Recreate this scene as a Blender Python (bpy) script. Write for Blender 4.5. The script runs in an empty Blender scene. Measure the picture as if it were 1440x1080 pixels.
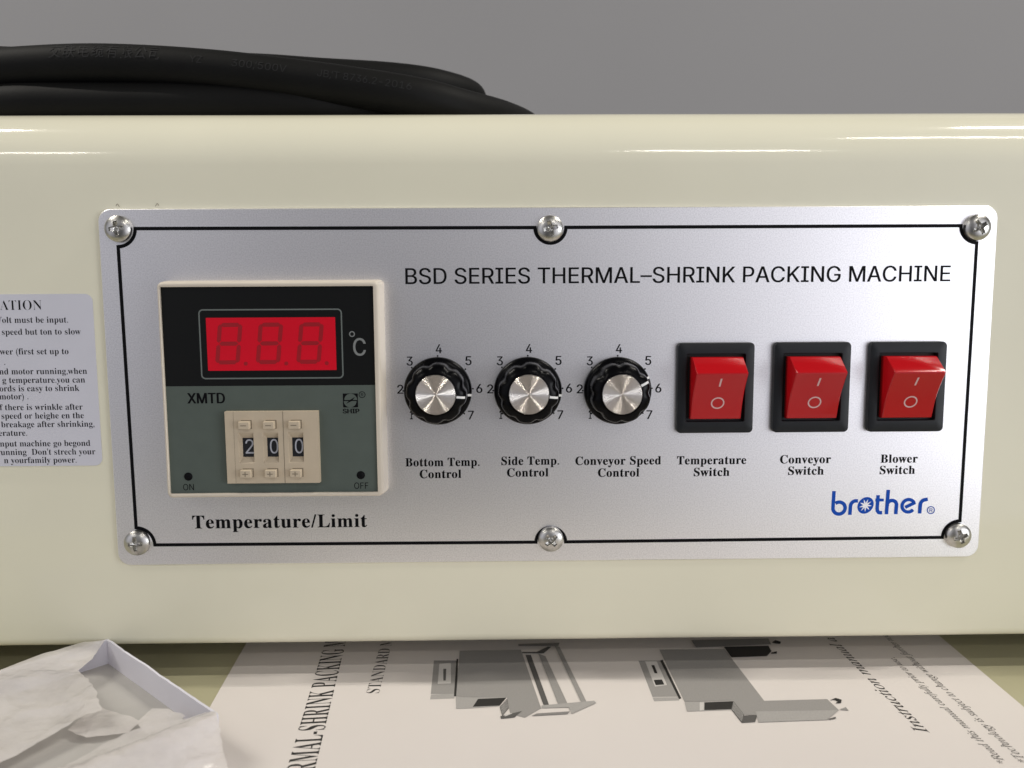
import bpy, bmesh, math, random
from mathutils import Vector, Matrix, noise
random.seed(7)
S = 0.001                      # everything below is measured in millimetres
sc = bpy.context.scene
COL = sc.collection

# ------------------------------------------------------------------ camera
R_ = [[0.9998780231986851, -0.014680380718810043, -0.005331523819763957],
      [-0.006926318413437476, -0.11082271095327657, -0.9938160558424293],
      [0.013998744141014829, 0.9937317611704467, -0.1109108741447704]]   # world -> camera (x right, y down, z forward)
cd = bpy.data.cameras.new('camera'); cam = bpy.data.objects.new('camera', cd); COL.objects.link(cam)
cd.sensor_width = 36.0; cd.lens = 36.0 * 1165.0 / 1440.0
cd.clip_start = 0.01; cd.clip_end = 60
cd.dof.use_dof = True; cd.dof.focus_distance = 0.268; cd.dof.aperture_fstop = 13
m = Matrix.Identity(4)
for i in range(3):
    m[i][0] = R_[0][i]; m[i][1] = -R_[1][i]; m[i][2] = -R_[2][i]
ZP = 96.8                      # height of the panel centre over the table
m.translation = Vector((-16.476, -266.016, 31.201 + ZP)) * S
cam.matrix_world = m
sc.camera = cam

# ------------------------------------------------------------------ light
w = bpy.data.worlds.new('World'); sc.world = w; w.use_nodes = True
wn = w.node_tree.nodes; wl = w.node_tree.links
wbg = wn['Background']
wt = wn.new('ShaderNodeTexCoord')
def lobe(d, power, colour):
    """soft bright area of the hall, seen in direction d"""
    d = Vector(d).normalized()
    dp = wn.new('ShaderNodeVectorMath'); dp.operation = 'DOT_PRODUCT'; dp.inputs[1].default_value = d
    wl.new(wt.outputs['Generated'], dp.inputs[0])
    mx = wn.new('ShaderNodeMath'); mx.operation = 'MAXIMUM'; mx.inputs[1].default_value = 0
    wl.new(dp.outputs['Value'], mx.inputs[0])
    pw = wn.new('ShaderNodeMath'); pw.operation = 'POWER'; pw.inputs[1].default_value = power
    wl.new(mx.outputs[0], pw.inputs[0])
    sm = wn.new('ShaderNodeVectorMath'); sm.operation = 'SCALE'; sm.inputs[0].default_value = colour
    wl.new(pw.outputs[0], sm.inputs['Scale'])
    return sm.outputs['Vector']
def vadd(a, b):
    n = wn.new('ShaderNodeVectorMath'); n.operation = 'ADD'
    wl.new(a, n.inputs[0])
    if isinstance(b, tuple): n.inputs[1].default_value = b
    else: wl.new(b, n.inputs[1])
    return n.outputs['Vector']
def shade(a, d, power, depth):
    """a dark figure standing in that direction"""
    k = lobe(d, power, (depth, depth, depth))
    n = wn.new('ShaderNodeVectorMath'); n.operation = 'SUBTRACT'; n.inputs[0].default_value = (1, 1, 1); wl.new(k, n.inputs[1])
    q = wn.new('ShaderNodeVectorMath'); q.operation = 'MULTIPLY'; wl.new(a, q.inputs[0]); wl.new(n.outputs['Vector'], q.inputs[1])
    return q.outputs['Vector']
acc = vadd(lobe((0.60, -0.80, 0.00), 9, (1.50, 1.50, 1.66)), (0.05, 0.048, 0.046))
acc = vadd(acc, lobe((-0.74, -0.67, 0.10), 8, (0.84, 0.85, 0.97)))
acc = vadd(acc, lobe((0.20, -0.80, 0.42), 9, (0.25, 0.25, 0.27)))
acc = shade(acc, (-0.08, -0.98, -0.14), 16, 0.93)
wl.new(acc, wbg.inputs['Color']); wbg.inputs['Strength'].default_value = 1.0

def tube(name, x0, x1, y, z, watts, width=0.07):
    ld = bpy.data.lights.new(name, 'AREA'); ld.shape = 'RECTANGLE'
    ld.size = x1 - x0; ld.size_y = width; ld.energy = watts; ld.color = (1.0, 0.955, 0.87)
    o = bpy.data.objects.new(name, ld); COL.objects.link(o)
    o.location = ((x0 + x1) / 2, y, z)
    o.rotation_euler = (math.atan2(-y, z), 0, 0)       # facing the machine
    return o
tube('ceiling_tube', 0.72, 1.75, -3.75, 2.6, 16)
tube('ceiling_tube', -3.4, -2.25, -3.75, 2.6, 16)
tube('ceiling_tube', 1.25, 2.1, -1.35, 2.6, 13, 0.035)
tube('ceiling_tube', -2.9, -1.9, -1.35, 2.6, 13, 0.035)
tube('ceiling_tube', 1.45, 2.6, -0.12, 2.6, 64, 0.03)
tube('ceiling_tube', -2.9, -1.5, -0.12, 2.6, 64, 0.03)

ld = bpy.data.lights.new('side_lamp', 'AREA'); ld.shape = 'RECTANGLE'; ld.size = 0.5; ld.size_y = 0.4; ld.energy = 4.5; ld.color = (0.93, 0.96, 1.0)
lo = bpy.data.objects.new('side_lamp', ld); COL.objects.link(lo); lo.location = (1.02, -0.72, 0.12)
lo.rotation_euler = (Vector((0.05, 0, 0.08)) - lo.location).to_track_quat('-Z', 'Y').to_euler()

sc.view_settings.view_transform = 'Standard'
sc.view_settings.look = 'None'
sc.view_settings.exposure = -0.22
sc.view_settings.gamma = 1.0
sc.view_settings.use_curve_mapping = False

# ------------------------------------------------------------------ materials
def mat(name, base, rough=0.5, metal=0.0, **kw):
    mt = bpy.data.materials.new(name); mt.use_nodes = True
    b = mt.node_tree.nodes['Principled BSDF']
    b.inputs['Base Color'].default_value = (*base, 1); b.inputs['Roughness'].default_value = rough
    b.inputs['Metallic'].default_value = metal
    for k, v in kw.items(): b.inputs[k.replace('_', ' ')].default_value = v
    return mt
def vary(mt, scale, amount, detail=4, stretch=(1, 1, 1), bump=0.0, bump_scale=None, rough_amt=0.0):
    """procedural variation of the thing's own colour, plus a fine surface relief"""
    nt = mt.node_tree; b = nt.nodes['Principled BSDF']
    tc = nt.nodes.new('ShaderNodeTexCoord'); mp = nt.nodes.new('ShaderNodeMapping')
    mp.inputs['Scale'].default_value = stretch
    nt.links.new(tc.outputs['Object'], mp.inputs['Vector'])
    n = nt.nodes.new('ShaderNodeTexNoise'); n.inputs['Scale'].default_value = scale; n.inputs['Detail'].default_value = detail
    nt.links.new(mp.outputs['Vector'], n.inputs['Vector'])
    base = b.inputs['Base Color'].default_value[:]
    mr = nt.nodes.new('ShaderNodeMapRange'); mr.inputs['From Min'].default_value = 0.3; mr.inputs['From Max'].default_value = 0.7
    mr.inputs['To Min'].default_value = 1 - amount; mr.inputs['To Max'].default_value = 1 + amount
    nt.links.new(n.outputs['Fac'], mr.inputs['Value'])
    sm = nt.nodes.new('ShaderNodeVectorMath'); sm.operation = 'SCALE'; sm.inputs[0].default_value = base[:3]
    nt.links.new(mr.outputs[0], sm.inputs['Scale']); nt.links.new(sm.outputs['Vector'], b.inputs['Base Color'])
    if rough_amt:
        r0 = b.inputs['Roughness'].default_value
        m2 = nt.nodes.new('ShaderNodeMapRange'); m2.inputs['To Min'].default_value = r0 - rough_amt; m2.inputs['To Max'].default_value = r0 + rough_amt
        nt.links.new(n.outputs['Fac'], m2.inputs['Value']); nt.links.new(m2.outputs[0], b.inputs['Roughness'])
    if bump:
        n2 = nt.nodes.new('ShaderNodeTexNoise'); n2.inputs['Scale'].default_value = bump_scale or scale; n2.inputs['Detail'].default_value = 3
        nt.links.new(mp.outputs['Vector'], n2.inputs['Vector'])
        bp = nt.nodes.new('ShaderNodeBump'); bp.inputs['Strength'].default_value = 1.0; bp.inputs['Distance'].default_value = bump
        nt.links.new(n2.outputs['Fac'], bp.inputs['Height']); nt.links.new(bp.outputs['Normal'], b.inputs['Normal'])
    return mt

def specks(mt, scale, size, share, colour):
    """sparse dark grit and dust on the surface"""
    nt = mt.node_tree; b = nt.nodes['Principled BSDF']; L = nt.links
    tc = nt.nodes.new('ShaderNodeTexCoord'); vo = nt.nodes.new('ShaderNodeTexVoronoi'); vo.inputs['Scale'].default_value = scale
    nz = nt.nodes.new('ShaderNodeTexNoise'); nz.inputs['Scale'].default_value = scale * 9
    ad = nt.nodes.new('ShaderNodeVectorMath'); ad.operation = 'MULTIPLY_ADD'; ad.inputs[1].default_value = (.6 / scale / 9,) * 3
    L.new(tc.outputs['Object'], nz.inputs['Vector']); L.new(nz.outputs['Color'], ad.inputs[0]); L.new(tc.outputs['Object'], ad.inputs[2])
    L.new(ad.outputs[0], vo.inputs['Vector'])
    sx = nt.nodes.new('ShaderNodeSeparateColor'); L.new(vo.outputs['Color'], sx.inputs[0])
    th = nt.nodes.new('ShaderNodeMath'); th.operation = 'LESS_THAN'; th.inputs[1].default_value = share; L.new(sx.outputs[0], th.inputs[0])
    sz = nt.nodes.new('ShaderNodeMath'); sz.operation = 'MULTIPLY'; sz.inputs[1].default_value = size; L.new(sx.outputs[1], sz.inputs[0])
    ds = nt.nodes.new('ShaderNodeMath'); ds.operation = 'LESS_THAN'; L.new(vo.outputs['Distance'], ds.inputs[0]); L.new(sz.outputs[0], ds.inputs[1])
    mu = nt.nodes.new('ShaderNodeMath'); mu.operation = 'MULTIPLY'; L.new(th.outputs[0], mu.inputs[0]); L.new(ds.outputs[0], mu.inputs[1])
    mx = nt.nodes.new('ShaderNodeMix'); mx.data_type = 'RGBA'; mx.inputs['B'].default_value = (*colour, 1)
    L.new(mu.outputs[0], mx.inputs['Factor'])
    src = b.inputs['Base Color'].links
    if src: L.new(src[0].from_socket, mx.inputs['A'])
    else: mx.inputs['A'].default_value = b.inputs['Base Color'].default_value
    L.new(mx.outputs['Result'], b.inputs['Base Color'])
    return mt
M = {}
M['paint'] = vary(mat('cream_enamel', (0.755, 0.728, 0.575), 0.095, Specular_IOR_Level=0.5), 14, 0.025, bump=0.00006, bump_scale=90)
M['bench'] = vary(mat('bench_enamel', (0.40, 0.378, 0.25), 0.35), 20, 0.05, bump=0.00005, bump_scale=120)
M['silver'] = vary(mat('silver_panel', (0.92, 0.91, 0.92), 0.36, 0.93), 2300, 0.105, detail=3, bump=0.000014, bump_scale=2300)
M['ink'] = mat('black_ink', (0.004, 0.004, 0.005), 0.5, Specular_IOR_Level=0.08)
M['ink_soft'] = mat('label_ink', (0.006, 0.006, 0.009), 0.6, Specular_IOR_Level=0.1)
M['blue'] = mat('blue_ink', (0.008, 0.075, 0.44), 0.5, Specular_IOR_Level=0.1)
M['label'] = vary(mat('label_paper', (0.60, 0.60, 0.66), 0.38), 60, 0.02)
M['screw'] = vary(mat('zinc_steel', (0.54, 0.53, 0.50), 0.30, 1.0), 400, 0.12, bump=0.00003, bump_scale=700, rough_amt=0.08)
M['knob'] = mat('black_bakelite', (0.002, 0.002, 0.0025), 0.22, Specular_IOR_Level=0.09)
M['bezel_b'] = vary(mat('black_nylon', (0.008, 0.0095, 0.012), 0.45, Specular_IOR_Level=0.3), 300, 0.1, bump=0.00002, bump_scale=2500)
M['well'] = mat('switch_well', (0.004, 0.004, 0.005), 0.6)
M['white'] = mat('white_mark', (0.75, 0.75, 0.74), 0.5)
M['mark'] = mat('pale_mark', (0.62, 0.42, 0.42), 0.5)
M['red'] = mat('red_rocker', (0.43, 0.006, 0.010), 0.12, Specular_IOR_Level=0.35)
M['red'].node_tree.nodes['Principled BSDF'].inputs['Subsurface Weight'].default_value = 0.0
M['window'] = mat('red_filter', (0.64, 0.007, 0.022), 0.3, Specular_IOR_Level=0.2)
M['segment'] = mat('red_segment', (0.33, 0.010, 0.017), 0.3)
M['ivory'] = vary(mat('ivory_plastic', (0.62, 0.555, 0.46), 0.42), 80, 0.03, bump=0.00002, bump_scale=1500)
M['ivory_t'] = vary(mat('beige_plastic', (0.50, 0.42, 0.31), 0.48), 120, 0.04, bump=0.00002, bump_scale=1500)
M['ivory_g'] = mat('beige_engraving', (0.20, 0.165, 0.12), 0.6)
M['face_k'] = mat('black_faceplate', (0.006, 0.0065, 0.0065), 0.4, Specular_IOR_Level=0.2)
M['face_g'] = vary(mat('grey_green_faceplate', (0.085, 0.105, 0.092), 0.5, Specular_IOR_Level=0.25), 200, 0.04)
M['face_l'] = mat('grey_print', (0.13, 0.15, 0.14), 0.5)
M['face_c'] = mat('light_grey_print', (0.20, 0.21, 0.205), 0.5)
M['drum'] = mat('digit_drum', (0.008, 0.009, 0.013), 0.4)
M['drum_n'] = mat('digit_print', (0.42, 0.44, 0.50), 0.5)
M['cable'] = vary(mat('black_rubber', (0.0045, 0.0045, 0.0042), 0.6, Specular_IOR_Level=0.15), 60, 0.2, bump=0.00004, bump_scale=900)
M['cable_t'] = mat('rubber_print', (0.018, 0.018, 0.0185), 0.6, Specular_IOR_Level=0.15)
M['paper'] = vary(mat('manual_paper', (0.66, 0.615, 0.585), 0.65), 12, 0.02, bump=0.00004, bump_scale=60)
M['wall'] = vary(mat('grey_wall', (0.262, 0.26, 0.264), 0.8), 1.3, 0.03)
M['foot'] = mat('rubber_foot', (0.02, 0.02, 0.02), 0.7)
for g, v in (('g1', 0.36), ('g2', 0.29), ('g3', 0.23), ('g4', 0.10), ('g5', 0.03), ('g6', 0.55)):
    M[g] = vary(mat('print_' + g, (v, v * 0.96, v * 0.92), 0.6, Specular_IOR_Level=0.2), 2500, 0.06, detail=2)
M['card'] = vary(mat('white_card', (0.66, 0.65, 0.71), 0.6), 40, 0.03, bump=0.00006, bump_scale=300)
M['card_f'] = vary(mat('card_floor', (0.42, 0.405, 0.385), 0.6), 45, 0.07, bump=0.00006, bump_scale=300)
specks(M['paint'], 70, .045, .16, (.12, .10, .07)); specks(M['card'], 160, .12, .10, (.10, .09, .11)); specks(M['silver'], 110, .04, .12, (.30, .29, .28)); specks(M['label'], 120, .04, .08, (.25, .24, .25))
# spun aluminium
M['cap'] = mat('spun_aluminium', (0.58, 0.545, 0.51), 0.15, 1.0)
_nt = M['cap'].node_tree; _b = _nt.nodes['Principled BSDF']
def _vm(op, x, y=None, **kw):
    n = _nt.nodes.new('ShaderNodeVectorMath'); n.operation = op
    for k, q in enumerate((x, y)):
        if q is None: continue
        if isinstance(q, tuple): n.inputs[k].default_value = q
        else: _nt.links.new(q, n.inputs[k])
    return n
_tc = _nt.nodes.new('ShaderNodeTexCoord')
_fl = _vm('MULTIPLY', _tc.outputs['Object'], (1, 0, 1)).outputs[0]
_len = _vm('LENGTH', _fl).outputs['Value']; _rad = _vm('NORMALIZE', _fl).outputs[0]
_ph = _nt.nodes.new('ShaderNodeMath'); _ph.operation = 'MULTIPLY'; _ph.inputs[1].default_value = 410000; _nt.links.new(_len, _ph.inputs[0])
_sn = _nt.nodes.new('ShaderNodeMath'); _sn.operation = 'SINE'; _nt.links.new(_ph.outputs[0], _sn.inputs[0])
_am = _nt.nodes.new('ShaderNodeMath'); _am.operation = 'MULTIPLY'; _am.inputs[1].default_value = 0.8; _nt.links.new(_sn.outputs[0], _am.inputs[0])
_sc = _nt.nodes.new('ShaderNodeVectorMath'); _sc.operation = 'SCALE'; _nt.links.new(_rad, _sc.inputs[0]); _nt.links.new(_am.outputs[0], _sc.inputs['Scale'])
_ge = _nt.nodes.new('ShaderNodeNewGeometry')
_nn = _vm('NORMALIZE', _vm('ADD', _ge.outputs['Normal'], _sc.outputs[0]).outputs[0]).outputs[0]   # turned grooves
_nt.links.new(_nn, _b.inputs['Normal'])
# torn tissue: thin, lets some light and a little of what lies behind through
mt = bpy.data.materials.new('torn_tissue'); mt.use_nodes = True; nt = mt.node_tree; nt.nodes.clear()
out = nt.nodes.new('ShaderNodeOutputMaterial'); dif = nt.nodes.new('ShaderNodeBsdfPrincipled'); trl = nt.nodes.new('ShaderNodeBsdfTranslucent')
trp = nt.nodes.new('ShaderNodeBsdfTransparent'); mx1 = nt.nodes.new('ShaderNodeMixShader'); mx2 = nt.nodes.new('ShaderNodeMixShader')
dif.inputs['Base Color'].default_value = (0.86, 0.825, 0.80, 1); dif.inputs['Roughness'].default_value = 0.2
trl.inputs['Color'].default_value = (0.74, 0.70, 0.68, 1)
tc = nt.nodes.new('ShaderNodeTexCoord'); nz = nt.nodes.new('ShaderNodeTexNoise'); nz.inputs['Scale'].default_value = 60; nz.inputs['Detail'].default_value = 5
nt.links.new(tc.outputs['Object'], nz.inputs['Vector'])
mr = nt.nodes.new('ShaderNodeMapRange'); mr.inputs['From Min'].default_value = .35; mr.inputs['From Max'].default_value = .68; mr.inputs['To Min'].default_value = .06; mr.inputs['To Max'].default_value = .38
nt.links.new(nz.outputs['Fac'], mr.inputs['Value'])
wp = nt.nodes.new('ShaderNodeVectorMath'); wp.operation = 'MULTIPLY_ADD'; wp.inputs[1].default_value = (.012, .012, .012)
nt.links.new(nz.outputs['Color'], wp.inputs[0]); nt.links.new(tc.outputs['Object'], wp.inputs[2])
v1 = nt.nodes.new('ShaderNodeTexVoronoi'); v1.inputs['Scale'].default_value = 42; nt.links.new(wp.outputs[0], v1.inputs['Vector'])
v2 = nt.nodes.new('ShaderNodeTexVoronoi'); v2.inputs['Scale'].default_value = 190; nt.links.new(wp.outputs[0], v2.inputs['Vector'])
sm_ = nt.nodes.new('ShaderNodeMath'); sm_.operation = 'MULTIPLY_ADD'; sm_.inputs[1].default_value = .3
nt.links.new(v2.outputs['Distance'], sm_.inputs[0]); nt.links.new(v1.outputs['Distance'], sm_.inputs[2])
bp = nt.nodes.new('ShaderNodeBump'); bp.inputs['Strength'].default_value = .8; bp.inputs['Distance'].default_value = 0.0024; nt.links.new(sm_.outputs[0], bp.inputs['Height'])
nt.links.new(bp.outputs['Normal'], dif.inputs['Normal'])
mx1.inputs[0].default_value = 0.42
nt.links.new(dif.outputs[0], mx1.inputs[1]); nt.links.new(trl.outputs[0], mx1.inputs[2])
nt.links.new(mr.outputs[0], mx2.inputs[0]); nt.links.new(mx1.outputs[0], mx2.inputs[1]); nt.links.new(trp.outputs[0], mx2.inputs[2])
nt.links.new(mx2.outputs[0], out.inputs['Surface'])
M['tissue'] = mt

# ------------------------------------------------------------------ helpers
def V(x, z, o):                # a point on the panel: x right, z up from the panel centre, o out towards the viewer
    return Vector((x, -o, z + ZP))
class MB:
    """collects vertices and faces in millimetres, then links them as one mesh object"""
    def __init__(s): s.v = []; s.f = []; s.mi = []; s.cur = 0
    def add(s, vs, fs):
        k = len(s.v); s.v += [Vector(p) for p in vs]
        s.f += [tuple(i + k for i in f) for f in fs]; s.mi += [s.cur] * len(fs)
    def loops(s, ls, cap0=False, cap1=True, closed=True):
        n = len(ls[0]); vs = [p for l in ls for p in l]; fs = []
        for a in range(len(ls) - 1):
            for i in range(n if closed else n - 1):
                j = (i + 1) % n
                fs.append((a * n + i, a * n + j, (a + 1) * n + j, (a + 1) * n + i))
        if cap0: fs.append(tuple(range(n))[::-1])
        if cap1: fs.append(tuple((len(ls) - 1) * n + i for i in range(n)))
        s.add(vs, fs)
    def box(s, x0, x1, z0, z1, o0, o1):
        p = [V(x0, z0, o0), V(x1, z0, o0), V(x1, z1, o0), V(x0, z1, o0)]
        q = [V(x0, z0, o1), V(x1, z0, o1), V(x1, z1, o1), V(x0, z1, o1)]
        s.loops([p, q], True, True)
    def build(s, name, mats, parent=None, smooth=None, fix=True):
        me = bpy.data.meshes.new(name)
        me.from_pydata([tuple(p * S) for p in s.v], [], s.f)
        if not isinstance(mats, (list, tuple)): mats = [mats]
        for mm in mats: me.materials.append(mm)
        for p, k in zip(me.polygons, s.mi): p.material_index = k
        if fix:
            bm = bmesh.new(); bm.from_mesh(me)
            bmesh.ops.recalc_face_normals(bm, faces=bm.faces); bm.to_mesh(me); bm.free()
        o = bpy.data.objects.new(name, me); COL.objects.link(o)
        if parent: o.parent = parent
        if smooth is not None:
            for p in me.polygons: p.use_smooth = True
            me.set_sharp_from_angle(angle=math.radians(smooth))
        return o
def tag(o, label=None, cat=None, group=None, kind=None):
    if label: o['label'] = label
    if cat: o['category'] = cat
    if group: o['group'] = group
    if kind: o['kind'] = kind
    return o
def rr(cx, cz, w, h, r, n=6):  # rounded rectangle outline
    pts = []
    r = max(r, 0.01)
    for (sx, sz, a0) in ((1, 1, 0), (-1, 1, 90), (-1, -1, 180), (1, -1, 270)):
        for i in range(n + 1):
            a = math.radians(a0 + 90 * i / n)
            pts.append((cx + sx * (w / 2 - r) + r * math.cos(a), cz + sz * (h / 2 - r) + r * math.sin(a)))
    return pts
def ring(cx, cz, rx, n=64, rz=None, ph=0):
    return [(cx + rx * math.cos(ph + 2 * math.pi * i / n), cz + (rz or rx) * math.sin(ph + 2 * math.pi * i / n)) for i in range(n)]
def at(pts, o): return [V(x, z, o) for x, z in pts]
def ribbon(mb, pts, wd, place, closed=False):
    """a flat line of width wd along pts (mitred); place(x, z) turns it into space"""
    n = len(pts); L = []; Rr = []
    for i in range(n):
        p = Vector(pts[i])
        a = Vector(pts[i - 1]) if (i > 0 or closed) else None
        b = Vector(pts[(i + 1) % n]) if (i < n - 1 or closed) else None
        d1 = (p - a).normalized() if a is not None else None
        d2 = (b - p).normalized() if b is not None else None
        d1 = d1 or d2; d2 = d2 or d1
        n1 = Vector((-d1.y, d1.x)); n2 = Vector((-d2.y, d2.x)); mm = (n1 + n2)
        mm = mm.normalized() if mm.length > 1e-6 else n1
        k = wd / 2 / max(0.35, mm.dot(n1))
        L.append(place(*(p + mm * k))); Rr.append(place(*(p - mm * k)))
    vs = L + Rr; fs = []
    for i in range(n if closed else n - 1):
        j = (i + 1) % n; fs.append((i, n + i, n + j, j))
    mb.add(vs, fs)
def arc(cx, cz, r, a0, a1, n=16, rz=None):
    return [(cx + r * math.cos(math.radians(a0 + (a1 - a0) * i / n)), cz + (rz or r) * math.sin(math.radians(a0 + (a1 - a0) * i / n))) for i in range(n + 1)]
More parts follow.
